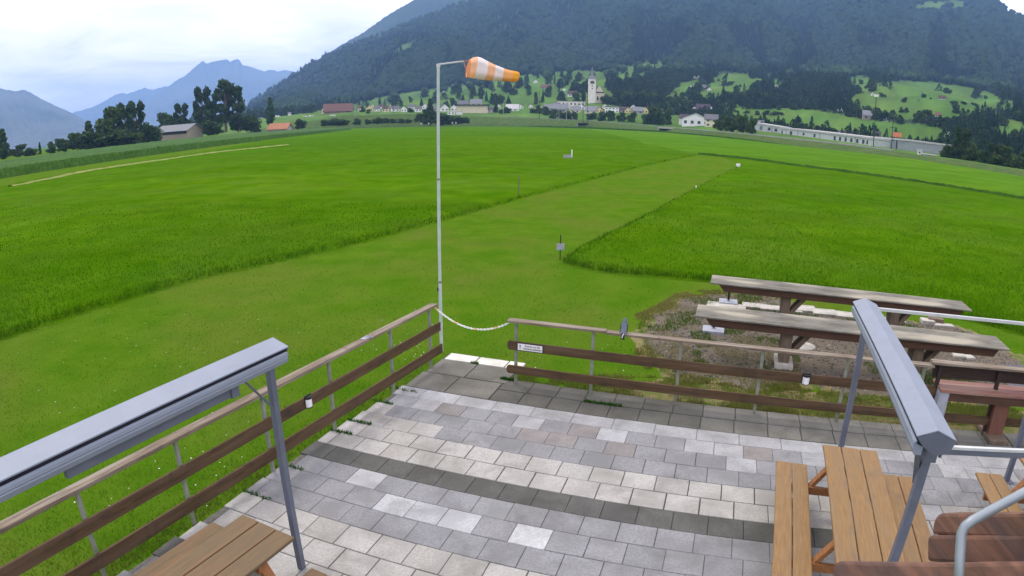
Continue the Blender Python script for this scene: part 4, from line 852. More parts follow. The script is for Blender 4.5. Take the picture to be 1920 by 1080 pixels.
# ================================================================ LONG GREY TABLES behind the fence
def long_table(lab, o_, ang, zt=.9):
    t = thing('long_table', lab, 'table', (o_.x, o_.y, 0), ang, 'long weathered tables behind the fence'); Lt = 5.95
    b = MB(); b.box(0, Lt, 0, .78, zt - .03, zt); b.build('tabletop', M['greytop'], t, bevel=.004)
    for y in (.07, .66):
        b = MB(); b.prism([(.18, zt - .03), (Lt - .18, zt - .03), (Lt - .28, zt - .19), (.32, zt - .19)], (0, y, 0), (0, y + .05, 0), (1, 0, 0), (0, 0, 1)); b.build('apron_beam', M['apron'], t, bevel=.003)
    for x in (1.72, 4.22):
        b = MB(); b.box(x - .10, x + .10, .18, .60, .06, zt - .032); b.build('pedestal', M['ped'], t, bevel=.006)
        b = MB(); b.bar((x + .09, .39, .28), (x + .42, .39, zt - .19), .09, .30, (0, 1, 0)); b.build('brace', M['ped'], t, bevel=.004)
        b = MB(); b.box(x - .16, x + .18, .10, .68, -.02, .14); b.build('footing', M['slab'], t, bevel=.01)
    return t
t1 = F(1332, 530, .9); long_table('weathered grey long table, the farther of the two behind the fence', t1, R(-20.5))
t2_ = F(1303, 592, .9); long_table('weathered grey long table, the nearer of the two behind the fence', t2_, R(-20.5))

def stand(lab, x, y):
    p = F(x, y); t = thing('parasol_stand', lab, 'parasol stand', (p.x, p.y, .02), UA, 'parasol stands by the long tables')
    b = MB(); b.box(-.23, .23, -.2, .2, .0, .075); b.build('base_slab', M['grey_conc'], t, bevel=.012); b = MB(); b.tube([(0, 0, .07), (0, 0, .36)], .028, 12); b.build('tube', M['black'], t); b = MB(); b.tube([(0, 0, .076), (0, 0, .10)], .045, 12); b.build('socket', M['grey_conc'], t)
stand('square grey parasol base with black tube, on the white slabs under the farther table', 1365, 571)
stand('square grey parasol base with black tube, under the left end of the nearer table', 1337, 624)
p = F(1505, 652); t = thing('parasol_stand', 'round pale stone parasol base with dark tube under the middle of the nearer table', 'parasol stand', (p.x, p.y, .02), UA)
b = MB(); b.tube([(0, 0, 0), (0, 0, .03), (0, 0, .06)], [.27, .26, .18], 20); b.build('base_slab', M['slab'], t); b = MB(); b.tube([(0, 0, .05), (0, 0, .5)], .026, 12); b.build('tube', M['black'], t)
SLABS = [(1362, 577, .95, .42, .05), (1412, 577.5, .55, .38, .06), (1447, 582, .6, .40, .06), (1490, 585, .34, .4, .05), (1510, 583, .5, .5, .06), (1545, 590, .62, .46, .06), (1585, 594.5, .55, .46, .06), (1678, 604.5, .5, .30, .05), (1738, 608, .34, .3, .10), (1768, 613, .55, .22, .05)]
for i, (x, y, w, d, h) in enumerate(SLABS):
    p = F(x, y); b = MB(); b.box(-w / 2, w / 2, -d / 2, d / 2, 0, h); o = b.build('stone_slab', M['slab'], None, bevel=.008); o.location = (p.x, p.y, .018 + .003 * (i % 3)); o.rotation_euler = (0, 0, UA + random.uniform(-.06, .06))
    tag(o, ORD[i] + ' from the left of the pale slabs lying in a row beneath the farther long table', 'slab', 'pale slabs beneath the farther table')
p = F(1712, 600); b = MB(); b.box(-.2, .2, -.1, .1, 0, .14); o = b.build('wooden_block', M['ped'], None, bevel=.01); o.location = (p.x + .45, p.y - .35, .02); o.rotation_euler = (0, 0, -.5); tag(o, 'brown wooden block lying beside the right pedestal of the farther table', 'block')
for i, (x, y, w) in enumerate(((1797, 674, .30), (1816, 677, .22))):
    p = F(x, y - 2); b = MB(); b.box(-w / 2, w / 2, -.11, .11, 0, .07); o = b.build('pale_stone', M['slab'], None, bevel=.02); o.location = (p.x, p.y, .02); o.rotation_euler = (0, 0, UA + .2 * i)
    tag(o, ('larger left' if i == 0 else 'smaller right') + ' one of two pale stones just behind the raised right part of the fence', 'stone', 'pale stones behind the fence')
p = F(1777, 705); b = MB(); b.box(-.26, .26, -.2, .2, 0, .08); o = b.build('stone_slab', M['grey_conc'], None, bevel=.01); o.location = (p.x, p.y, .02); o.rotation_euler = (0, 0, UA); tag(o, 'grey slab on the gravel seen below the raised top rail of the fence', 'slab')
# bottles and box
p = F(1906, 712); t = thing('bottle_pack', 'pack of blue bottles standing behind the fence at the right edge', 'bottles', (p.x, p.y + .1, .06), UA)
for i in range(6):
    for j in range(2):
        b = MB(); x = -.20 + i * .075; y = j * .075; b.tube([(x, y, 0), (x, y, .11), (x, y, .14), (x, y, .17)], [.036, .036, .015, .015], 10); b.build('bottle', M['bluebottle'], t)
b = MB(); b.box(-.26, .30, -.06, .14, -.05, -.003); b.build('crate', M['black'], t, bevel=.006)
p = F(1905, 722); t = thing('lidded_box', 'grey box with white lid in front of the blue bottles', 'box', (p.x, p.y, .02), UA); b = MB(); b.box(-.24, .3, -.15, .15, 0, .2); b.build('body', M['grey_conc'], t, bevel=.01); b = MB(); b.box(-.25, .31, -.16, .16, .2, .235); b.build('lid', M['white'], t, bevel=.006); b = MB(); b.box(-.03, .08, -.162, -.151, .12, .15); b.build('handle', M['black'], t)

# red-brown high table at the right
rt = F(1765, 731, .80); t = thing('bar_table', 'red brown wooden table on a thick plank leg at the back right of the terrace', 'table', (rt.x, rt.y, 0), UA)
b = MB(); b.box(0, 3.2, 0, .215, .755, .80); b.build('table_plank', M['reddish'], t, bevel=.006); b = MB(); b.box(.0, 3.2, .22, .44, .757, .802); b.build('table_plank', M['reddish'], t, bevel=.006)
b = MB(); b.box(.10, 3.1, .03, .07, .62, .753); b.build('apron_beam', M['apron'], t, bevel=.004)
lg = F(1856, 818); q_ = lg - rt; lx, ly = q_.dot(EU), q_.dot(EV)
for x in (lx, lx + 1.6):
    b = MB(); b.box(x - .13, x + .13, .10, .34, .035, .753); b.build('leg', M['redleg'], t, bevel=.006)
    b = MB(); b.box(x - .17, x + .17, -.12, .55, .034, .10); b.build('foot', M['ped'], t, bevel=.006)
b = MB(); b.box(.0, .16, .02, .30, .035, .752); b.build('end_panel', M['grey_conc'], t, bevel=.006)
for k, dx in enumerate((1.45, 1.62)):
    pass
p = F(1876, 795); b = MB(); b.ball((0, 0, .06), (.16, .13, .13)); o = b.build('boulder', M['slab'], None, smooth=True); o.location = (p.x, p.y + .1, .01); tag(o, 'round pale stone on the ground behind the leg of the red brown table', 'stone')

# ================================================================ BALCONY RAIL near the camera
def campt(x, y, d): v = rayd(x, y); return Vector((v[0] * d, v[1] * d, CAMH + v[2] * d))
bpa = campt(1780, 1000, 1.25); bpb = campt(1960, 998, 1.05); BA = math.atan2(bpb.y - bpa.y, bpb.x - bpa.x)
bp = thing('balcony_parapet', 'brown timber parapet boards with rounded ends close by at lower right', 'parapet', tuple(campt(1780, 1040, 1.25)), BA)
def pboard(x0, x1, ytop, ybot, d, d1, rr=.03):
    a = campt(x0, ytop, d); c = campt(x0, ybot, d); e = campt(x1, ytop - 2, d1); o_ = Vector(bp.location); RI = Matrix.Rotation(-BA, 3, 'Z'); dx = (e - a).normalized(); h = (a - c).length; up = (a - c).normalized(); nrm = dx.cross(up).normalized(); ln = (e - a).length + .5
    r_ = min(rr, h * .8); pl = []
    for k in range(7): an = R(90 + 15 * k); pl.append((r_ + r_ * math.cos(an), h - r_ + r_ * math.sin(an)))
    pl += [(0.0, 0.0), (ln, 0.0), (ln, h)]
    b = MB(); b.prism(pl, RI @ (c - o_), RI @ (c - o_ + nrm * .045), RI @ dx, RI @ up); return b.build('board', M['log'], bp, bevel=.006)
pboard(1786, 1960, 960, 1000, 1.250, 1.05, .034); pboard(1776, 1960, 1001.5, 1050, 1.246, 1.046, .012); pboard(1590, 1960, 1051, 1150, 1.22, 1.02, .02)
hp_ = [campt(1795, 1130, .95), campt(1800, 1040, .95), campt(1803, 1000, .95), campt(1809, 987, .95), campt(1822, 977, .95), campt(1850, 961, .97), campt(1930, 918, 1.0), campt(2010, 872, 1.05)]
b = MB(); hc = Vector(hp_[0]); b.tube([q - hc for q in hp_], .0075, 12); o = b.build('handrail_pipe', M['pipe'], None, smooth=True); o.location = hc; tag(o, 'bent grey metal handrail pipe in front of the brown parapet boards', 'handrail')

# ================================================================ MARKERS on the field
def vh(x, yb, yt): return HT(x, yb, yt)
p = F(1050, 488); t = thing('field_sign', 'pale sign board on a thin dark stake at the corner of the mown grass', 'sign', (p.x, p.y, 0), R(4))
b = MB(); b.tube([(0, 0, -.1), (0, 0, .80)], .016, 8); b.build('stake', M['black'], t); b = MB(); b.box(-.125, .125, -.03, -.018, .33, .53); b.build('board', M['grey_conc'], t, bevel=.003)
p = F(972.5, 370); b = MB(); b.box(-.03, .03, -.03, .03, -.1, 1.16); o = b.build('wooden_stake', M['ped'], None, bevel=.004); o.location = (p.x, p.y, 0); tag(o, 'thin wooden stake at the left edge of the mown runway', 'stake')
p = F(1072, 297); t = thing('white_stake', 'short white stake beside a low box far out on the left meadow', 'stake', (p.x, p.y, 0)); b = MB(); b.box(-.06, .06, -.06, .06, -.1, 1.05); b.build('stake', M['white'], t)
p = F(1064, 298); b = MB(); b.box(-.42, .42, -.2, .2, 0, .3); b.box(-.46, .46, -.24, .24, .3, .36); o = b.build('low_box', M['grey_conc'], None); o.location = (p.x, p.y, .1); tag(o, 'small low box in the grass just left of the short white stake', 'box')
p = F(1384, 314); b = MB(); b.box(-.2, .2, -.15, .15, 0, .38); b.box(-.22, .22, -.17, .17, .38, .42); o = b.build('white_marker', M['white'], None, bevel=.02); o.location = (p.x, p.y, .02); tag(o, 'small white marker box at the far right end of the runway', 'marker')
p = F(1305, 357); b = MB(); b.box(-.025, .025, -.025, .025, 0, .3); b.box(-.04, .04, -.03, .03, .3, .34); o = b.build('white_peg', M['white'], None); o.location = (p.x, p.y, 0); tag(o, 'tiny white peg on the right part of the mown runway', 'peg')

# ================================================================ TREES
def crown(seed, clumps, leaves, lobes, csz=.18, lsz=.035, col1=(.045, .09, .028), col2=(.105, .16, .05)):
    """leaf clumps spread inside lobes (cx, cy, cz, rx, ry, rz) of a unit tree: many small leaf faces"""
    r_ = np.random.default_rng(seed); Vs = []; Cs = []
    for i in range(clumps):
        l = lobes[r_.integers(len(lobes))]; d = r_.normal(size=3); d /= np.linalg.norm(d); rr = r_.uniform(.25, 1) ** .45
        c = np.array(l[:3]) + d * rr * np.array(l[3:]); s = csz * r_.uniform(.55, 1.15); n = int(leaves * r_.uniform(.7, 1.3))
        q = r_.normal(size=(n, 3)); q /= np.linalg.norm(q, axis=1)[:, None]; q *= (r_.uniform(.1, 1, n) ** .5)[:, None] * s * np.array([1, 1, .8]); ctr = c + q
        a = r_.normal(size=(n, 3)); a /= np.linalg.norm(a, axis=1)[:, None]; b = np.cross(a, r_.normal(size=(n, 3))); b /= np.linalg.norm(b, axis=1)[:, None]; w = lsz * r_.uniform(.6, 1.4, n)[:, None]
        Vs.append(np.stack([ctr - a * w - b * w * .6, ctr + a * w - b * w * .6, ctr + a * w + b * w * .6, ctr - a * w + b * w * .6], 1))
        t = r_.uniform(); base = np.array(col1) * (1 - t) + np.array(col2) * t; Cs.append(base[None] * r_.uniform(.7, 1.3, n)[:, None])
    V = np.concatenate(Vs).reshape(-1, 3); C = np.concatenate(Cs); return V, np.arange(len(V)).reshape(-1, 4), C
def trunk_mb(h, r, seed, lobes, nb=5):
    rd = random.Random(seed); b = MB(); b.tube([(0, 0, -.03), (rd.uniform(-.01, .01), 0, h * .4), (rd.uniform(-.02, .02), rd.uniform(-.02, .02), h)], [r, r * .75, r * .3], 8)
    for l in lobes[:nb]:
        z0 = h * rd.uniform(.35, .75); b.tube([(0, 0, z0), (l[0] * .5, l[1] * .5, (z0 + l[2]) * .5), (l[0], l[1], l[2])], [r * .45, r * .3, r * .12], 6)
    return b
TREE = {}
def deftree(key, seed, clumps, leaves, lobes, h, r, **k):
    V, Q, C = crown(seed, clumps, leaves, lobes, **k); TREE[key] = (npmesh(key + '_crown', V, Q, M['leaf'], C), None); tm = trunk_mb(h, r, seed, lobes).mesh(key + '_trunk'); tm.materials.append(M['bark']); TREE[key] = (TREE[key][0], tm)
    V2 = np.concatenate([V]); # joined single-mesh form for far trees
    me = npmesh(key + '_far', V, Q, M['leaf'], C); TREE[key + '_far'] = me
rl = lambda n, seed, rx=.26, zc=.6, zr=.22, lr=.2: [(random.Random(seed * 31 + i).uniform(-rx, rx), random.Random(seed * 37 + i).uniform(-rx, rx), zc + random.Random(seed * 41 + i).uniform(-zr, zr), lr, lr, lr * .8) for i in range(n)]
for s in range(3): deftree('round%d' % s, 10 + s, 80, 46, rl(5, s, .24, .62, .2, .2) + [(.2, .1, .3, .26, .24, .22), (-.2, -.1, .28, .26, .24, .22), (0, .15, .2, .25, .2, .16)], .55, .03, csz=.15, lsz=.04)
deftree('poplar_wide', 21, 185, 60, [(-.36, 0, .32, .11, .1, .07), (-.30, .1, .52, .1, .1, .09), (-.18, -.1, .72, .1, .1, .08), (-.05, 0, .93, .09, .08, .06), (.1, 0, .86, .09, .1, .07), (.28, 0, .78, .11, .1, .08), (.38, .05, .6, .1, .1, .08), (.3, -.1, .45, .12, .1, .06), (.12, .1, .6, .1, .1, .1), (-.08, 0, .45, .12, .1, .08), (.05, 0, .28, .14, .12, .08), (-.2, 0, .24, .12, .1, .05), (.25, .1, .25, .12, .1, .05), (0, .1, .72, .08, .08, .06)], .8, .035, csz=.088, lsz=.022, col1=(.028, .062, .025), col2=(.08, .125, .05))
deftree('poplar_slim', 22, 150, 60, [(-.2, 0, .93, .08, .08, .05), (.2, 0, .9, .09, .08, .08), (-.1, .05, .78, .12, .1, .07), (.18, -.05, .66, .12, .1, .08), (-.25, 0, .58, .12, .1, .08), (.05, 0, .45, .16, .12, .08), (-.25, 0, .36, .14, .1, .07), (.25, 0, .3, .14, .1, .06), (0, 0, .2, .26, .2, .12), (0, 0, .1, .3, .2, .1)], .8, .045, csz=.11, lsz=.03, col1=(.028, .062, .025), col2=(.08, .125, .05))
deftree('column', 23, 90, 55, [(0, 0, z, w, w, .09) for z, w in ((.12, .2), (.25, .26), (.38, .3), (.5, .28), (.62, .25), (.74, .2), (.86, .13), (.95, .06))], .7, .04, csz=.13, lsz=.032, col1=(.03, .07, .02), col2=(.06, .115, .035))
deftree('conifer', 24, 60, 40, [(0, 0, z, w, w, .05) for z, w in ((.1, .36), (.22, .32), (.34, .27), (.46, .22), (.58, .17), (.7, .12), (.82, .07), (.94, .025))], .9, .03, csz=.08, lsz=.03, col1=(.014, .035, .016), col2=(.03, .06, .025))
for s in range(2): deftree('bush%d' % s, 30 + s, 46, 44, rl(5, s + 7, .26, .5, .2, .24) + [(.25, 0, .2, .24, .2, .16), (-.25, 0, .2, .24, .2, .16), (0, 0, .15, .3, .25, .14)], .3, .03, csz=.2, lsz=.05, col1=(.04, .082, .025), col2=(.095, .15, .048))
def tree(key, x, yb, yt, w, name, label, cat='tree', group=None, dist=None, parts=True):
    d = dist or onland(x, yb); p = AT(x, yb, d)
    if dist and p.z < 1.5: p.z = 0.0
    _, et = azel(x, yt); h = CAMH + d * math.tan(et) - p.z; wd = d * w / FPX * 1.0
    rz_ = random.uniform(-.35, .35) - math.atan2(p.x, p.y)
    t = thing(name, label, cat, tuple(p), rz_, group)
    for nm, me in (('crown', TREE[key][0]), ('trunk', TREE[key][1])):
        o = link(nm, me, t); o.scale = (wd, wd, h)
    return t
# left row of trees behind the maize
LT = [('column', 8, 309, 247, 34, 330), ('round0', 33, 303, 271, 34, 330), ('conifer', 76, 296, 266, 12, 330), ('bush0', 58, 298, 276, 22, 330), ('bush1', 97, 292, 264, 17, 330), ('round1', 122, 291, 254, 36, 330), ('round2', 146, 289, 246, 36, 330), ('column', 168, 287, 232, 40, 330), ('bush0', 180, 284, 244, 60, 325), ('round0', 206, 280, 198, 64, 330), ('poplar_slim', 238, 276, 196, 44, 335), ('poplar_slim', 258, 272, 193, 44, 345), ('bush1', 232, 276, 242, 70, 325), ('bush0', 281, 268, 228, 34, 350)]
for i, (k, x, yb, yt, w, d) in enumerate(LT):
    sh = {'co': 'tall narrow', 'ro': 'broad round', 'po': 'tall gappy', 'bu': 'low bushy', 'cn': 'pointed'}.get(k[:2], 'dark'); sh = 'pointed' if k == 'conifer' else sh
    tree(k, x, yb, yt, w, 'tree', sh + ' dark tree, ' + ORD[i] + ' from the left in the row beyond the maize', group='trees in the row beyond the maize', dist=d)
tree('round1', 315, 246, 204, 40, 'tree', 'rounded dark tree behind the left half of the barn roof', group='trees around the barn', dist=430)
tree('poplar_slim', 341, 244, 196, 36, 'tree', 'upright dark tree behind the middle of the barn roof', group='trees around the barn', dist=430)
tree('poplar_slim', 381, 243, 166, 42, 'poplar_tree', 'slimmer left one of the two tall poplars behind the barn', group='tall poplars', dist=430)
tree('poplar_wide', 424, 245, 152, 78, 'poplar_tree', 'widest tallest poplar with ragged crown right of the barn', group='tall poplars', dist=420)
tree('bush0', 400, 252, 224, 40, 'bush', 'green bush at the right gable of the barn', 'bush', dist=390); tree('round2', 447, 247, 211, 44, 'tree', 'small rounded tree directly right of the big poplar', dist=430); tree('bush1', 470, 246, 214, 40, 'bush', 'bushy shrub between the big poplar and the orange roofed hut', 'bush', dist=430)
tree('bush0', 355, 246, 226, 60, 'bush', 'low scrub behind the barn ridge', 'bush', dist=440); tree('bush1', 290, 262, 236, 30, 'bush', 'scrub touching the left end of the barn', 'bush', dist=380)
tree('column', 507, 236, 188, 26, 'tree', 'single narrow tree standing behind the orange roofed hut', dist=520)
tree('bush0', 563, 241, 222, 20, 'bush', 'single round bush right of the orange roofed hut', 'bush', dist=470)
BUSH = [(612, 236, 224, 22), (628, 236, 221, 26), (644, 235, 223, 20), (669, 234, 221, 16), (690, 233, 223, 12), (702, 232, 222, 12), (712, 232, 219, 14), (724, 231, 220, 14), (738, 231, 222, 14), (752, 231, 222, 16), (766, 231, 223, 12), (850, 232, 218, 18), (862, 232, 217, 16), (874, 231, 219, 14)]
for i, (x, yb, yt, w) in enumerate(BUSH): tree('bush%d' % (i % 2), x, yb, yt, w, 'bush', ORD[i] + ' from the left in the broken row of bushes along the embankment', 'bush', 'bushes along the embankment', dist=505)
for i, (k, x, yb, yt, w) in enumerate((('round0', 795, 234, 203, 36), ('column', 806, 233, 190, 26), ('round1', 820, 233, 204, 34), ('bush0', 835, 234, 212, 36))):
    tree(k, x, yb, yt, w, 'tree', ('left', 'tallest', 'third', 'lowest right')[i] + ' tree of the dark clump behind the windsock pole', group='clump behind the windsock pole', dist=500)
# right end: big trees before the hill
RTR = [('round0', 1785, 300, 258, 40, 250), ('poplar_slim', 1802, 302, 242, 44, 245), ('round1', 1818, 304, 252, 40, 245), ('poplar_slim', 1862, 309, 270, 40, 235), ('round2', 1845, 308, 280, 34, 235), ('round2', 1888, 314, 270, 44, 235), ('bush0', 1874, 314, 290, 40, 230), ('bush1', 1770, 298, 280, 24, 250), ('round0', 1914, 320, 280, 40, 228)]
for i, (k, x, yb, yt, w, d) in enumerate(RTR): tree(k, x, yb, yt, w, 'tree', ('first', 'tallest', 'third', 'tall', 'small', 'broad', 'low bushy', 'lowest leftmost', 'last')[i] + ' tree of the dark group at the right end of the embankment', group='trees at the right end of the embankment', dist=d)
for i, (x, w) in enumerate(((1350, 28), (1372, 36), (1394, 34), (1408, 22))): tree('round%d' % (i % 3), x, 246 + i * 2.2, 212 + (3, 0, 2, 10)[i], w, 'tree', ORD[i] + ' from the left of the dark trees between the white house and the factory', group='trees between white house and factory')
# single trees over the slopes: (x, base, top, width)
HILLT = {
 'meadow above village, left of church': [(640, 205, 196, 8), (688, 200, 188, 8), (712, 196, 184, 9), (735, 203, 192, 10), (752, 198, 186, 8), (770, 192, 180, 8), (790, 200, 186, 10), (818, 192, 178, 10), (850, 198, 182, 16), (868, 196, 180, 12), (884, 192, 176, 10), (902, 190, 172, 11), (912, 190, 173, 9), (938, 194, 176, 18), (962, 178, 163, 17), (945, 170, 158, 10), (988, 166, 153, 12), (1005, 196, 172, 12), (1018, 192, 168, 10), (1028, 182, 160, 14), (1040, 158, 138, 7), (1048, 172, 150, 8), (1062, 160, 146, 12), (1076, 170, 152, 14), (920, 168, 158, 12), (1058, 150, 138, 8)],
 'around the church': [(1082, 192, 172, 18), (1094, 190, 168, 14), (1136, 194, 176, 16), (1150, 196, 178, 20), (1172, 192, 166, 26), (1190, 194, 172, 24), (1208, 194, 168, 24), (1226, 196, 172, 20), (1160, 160, 148, 14), (1172, 158, 146, 12), (1144, 158, 144, 16), (1202, 121, 114, 6), (1208, 134, 128, 6), (1216, 133, 128, 5)],
 'between village houses': [(680, 210, 198, 10), (770, 211, 200, 14), (930, 211, 192, 14), (950, 212, 200, 14), (1010, 213, 196, 16), (1024, 216, 198, 18), (1036, 222, 203, 16), (1050, 222, 205, 16), (1064, 224, 207, 18), (1078, 225, 208, 16), (1110, 224, 210, 20), (1128, 226, 208, 20), (1146, 226, 206, 24), (1166, 228, 209, 20), (1184, 229, 210, 20), (1212, 232, 211, 22), (1232, 233, 196, 30), (1250, 234, 202, 26), (1268, 200, 180, 22), (1284, 202, 184, 18), (1258, 194, 178, 16), (940, 213, 203, 16), (1000, 212, 203, 14), (690, 213, 204, 10)],
 'pasture right of village': [(1304, 174, 168, 7), (1267, 183, 172, 8), (1286, 180, 170, 10), (1318, 160, 148, 20), (1347, 152, 147, 5), (1362, 145, 135, 6), (1366, 160, 152, 20), (1387, 163, 158, 8), (1420, 163, 149, 22), (1436, 163, 150, 18), (1356, 178, 164, 10), (1375, 190, 172, 20), (1395, 192, 170, 22), (1412, 194, 168, 20), (1430, 196, 172, 22), (1445, 198, 174, 18), (1420, 216, 207, 14), (1436, 215, 205, 16), (1452, 216, 208, 22), (1466, 216, 210, 14), (1400, 212, 207, 12), (1380, 210, 206, 12), (1460, 206, 196, 12), (1489, 206, 196, 14), (1459, 234, 219, 10), (1448, 236, 228, 12)],
 'high right meadow': [(1615, 158, 148, 10), (1632, 172, 144, 24), (1655, 182, 174, 14), (1668, 167, 163, 7), (1695, 192, 180, 12), (1732, 183, 175, 9), (1745, 186, 182, 5), (1775, 175, 163, 18), (1790, 196, 188, 14), (1808, 196, 190, 16), (1828, 198, 192, 16), (1848, 185, 178, 9), (1793, 212, 192, 16), (1854, 210, 200, 8), (1690, 211, 200, 10), (1700, 211, 201, 9), (1624, 222, 196, 24), (1645, 223, 200, 26), (1660, 226, 206, 16), (1730, 230, 210, 18), (1744, 230, 206, 20), (1716, 229, 212, 14), (1672, 224, 213, 8), (1812, 240, 215, 22), (1780, 236, 218, 20), (1840, 244, 212, 24), (1860, 262, 236, 24), (1882, 236, 218, 22), (1905, 226, 205, 18), (1900, 262, 240, 22), (1830, 262, 240, 22)],
}
for ph_, lst in HILLT.items():
    lst = sorted(lst); n = len(lst)
    for i, (x, yb, yt, w) in enumerate(lst):
        k = 'conifer' if (yb - yt) > 2.0 * w else random.choice(('round0', 'round1', 'round2', 'bush0', 'bush1') if (yb - yt) < 1.3 * w else ('round0', 'round1', 'column'))
        d = onland(x, yb); p = AT(x, yb, d); _, et = azel(x, yt); h = CAMH + d * math.tan(et) - p.z; wd = d * w / FPX
        o = link('conifer_tree' if k == 'conifer' else 'tree', TREE[k + '_far']); o.location = tuple(p + Vector((0, 0, -.06 * h))); o.scale = (wd, wd, h * 1.06); o.rotation_euler = (0, 0, random.uniform(0, 6.28))
        half = ORD[i] + ' from the left' if i < n / 2 and i < 16 else (ORD[n - 1 - i] + ' from the right' if n - 1 - i < 16 else 'middle')
        tag(o, '%s tree, %s, %s' % ('pointed' if k == 'conifer' else 'small', half, ph_), 'tree', 'trees: ' + ph_)

# ================================================================ BUILDINGS
def hm_(name, c, c2=None, **k): M[name] = mat(name, c, c2, scale=k.pop('scale', .8), **k)
hm_('w_white', (.86, .85, .81)); hm_('w_cream', (.74, .66, .46)); hm_('w_yellow', (.76, .64, .30)); hm_('w_grey', (.36, .36, .34)); hm_('w_wood', (.22, .16, .11)); hm_('w_beige', (.36, .31, .23)); hm_('w_stone', (.62, .56, .42)); hm_('w_plaster', (.82, .78, .68), c3=(.58, .55, .46), scale3=.3)
hm_('r_red', (.15, .078, .06)); hm_('r_brown', (.085, .055, .05)); hm_('r_grey', (.14, .14, .15)); hm_('r_purple', (.075, .055, .075)); hm_('r_orange', (.42, .19, .10)); hm_('r_pale', (.50, .50, .47)); hm_('r_dark', (.05, .05, .055)); hm_('r_slate', (.20, .21, .22)); hm_('w_fact', (.50, .53, .49)); hm_('w_fact2', (.30, .33, .33)); hm_('panel', (.55, .20, .09))
def house(x, yb, w, h, wall, roof, label, gable=False, yaw=0.0, rh=.55, nwin=2, name='house', cat='house', flat=False, depth=None, dist=None, group=None, rows=1, chimney=False, ov=.4, wtall=.4, wdark='roadmark'):
    """x, yb: foot centre in the photo; w, h: width and wall height in photo pixels at that distance"""
    d = dist or onland(x, yb); p = AT(x, yb, d); s = d / FPX; W = w * s; H = h * s; Dp = depth * s if depth else max(W * .8, 6)
    t = thing(name, label, cat, tuple(p), -math.atan2(p.x, p.y) + yaw, group); x0, x1 = -W / 2, W / 2
    b = MB(); RH = rh * (W if gable else Dp) * .5
    if flat:
        b.box(x0, x1, 0, Dp, -2.5, H); b.build('wall', M[wall], t); b = MB(); b.box(x0 - ov, x1 + ov, -ov, Dp + ov, H, H + .12 * H + .15); b.build('roof', M[roof], t)
    elif gable:
        b.prism([(x0, -2.5), (x1, -2.5), (x1, H), (0, H + RH), (x0, H)], (0, 0, 0), (0, Dp, 0), (1, 0, 0), (0, 0, 1)); b.build('wall', M[wall], t)
        e = ov; sl = RH / (W / 2); th = .3
        b = MB(); b.prism([(x0 - e, H - e * sl), (0, H + RH), (x1 + e, H - e * sl), (x1 + e, H - e * sl + th), (0, H + RH + th), (x0 - e, H - e * sl + th)], (0, -e, 0), (0, Dp + e, 0), (1, 0, 0), (0, 0, 1)); rf = b.build('roof', M[roof], t)
    else:
        b.prism([(0, -2.5), (Dp, -2.5), (Dp, H), (Dp / 2, H + RH), (0, H)], (x0, 0, 0), (x1, 0, 0), (0, 1, 0), (0, 0, 1)); b.build('wall', M[wall], t)
        e = ov; sl = RH / (Dp / 2); th = .3
        b = MB(); b.prism([(-e, H - e * sl), (Dp / 2, H + RH), (Dp + e, H - e * sl), (Dp + e, H - e * sl + th), (Dp / 2, H + RH + th), (-e, H - e * sl + th)], (x0 - e, 0, 0), (x1 + e, 0, 0), (0, 1, 0), (0, 0, 1)); rf = b.build('roof', M[roof], t)
        if chimney: b = MB(); b.box(W * .2, W * .2 + .8, Dp * .4, Dp * .4 + .8, H + RH * .6, H + RH + 1.2); b.build('chimney', M['w_grey'], rf)
    for rr in range(rows):
        for i in range(nwin):
            cx_ = x0 + W * (i + .5) / nwin; ww = min(W / nwin * .42, 2.2); zz = H * (rr + .5) / rows; wh = H / rows * wtall
            b = MB(); b.box(cx_ - ww / 2, cx_ + ww / 2, -.06, .05, zz - wh / 2, zz + wh / 2); b.build('window', M[wdark], t)
    return t
# barn and hut on the left
d = 385; p = AT(352, 259, d); p.z = 0; s = d / FPX
t = thing('barn', 'grey beige barn with pale sheet roof behind the maize field', 'barn', (p.x, p.y, 0), -math.atan2(p.x, p.y) + R(-38))
def barn_parts():
    Lb, Db, Hb, Hr = 24.0, 15.0, 5.6, 3.2      # long side faces left-front, gable right-front
    b = MB(); b.prism([(0, -1), (Db, -1), (Db, Hb), (Db / 2, Hb + Hr), (0, Hb)], (-Lb, 0, 0), (0, 0, 0), (0, 1, 0), (0, 0, 1)); b.build('wall', M['w_beige'], t)
    e = 1.0; sl = Hr / (Db / 2); b = MB(); b.prism([(-e * 1.6, Hb - e * 1.6 * sl), (Db / 2, Hb + Hr), (Db + e, Hb - e * sl), (Db + e, Hb - e * sl + .25), (Db / 2, Hb + Hr + .25), (-e * 1.6, Hb - e * 1.6 * sl + .25)], (-Lb - 1.5, 0, 0), (1.0, 0, 0), (0, 1, 0), (0, 0, 1)); b.build('roof', M['r_slate'], t)
    b = MB(); b.box(-Lb + .8, -.8, -.12, .06, Hb - 2.3, Hb - .5); b.build('opening', M['r_dark'], t)
barn_parts()
d = 430; p = AT(521, 246, d); p.z = 0
house(520, 247, 40, 5.5, 'w_grey', 'r_orange', 'small hut with orange tiled roof at the end of the maize', yaw=R(-28), rh=.85, nwin=0, name='hut', cat='hut', depth=22, dist=430, ov=.7)
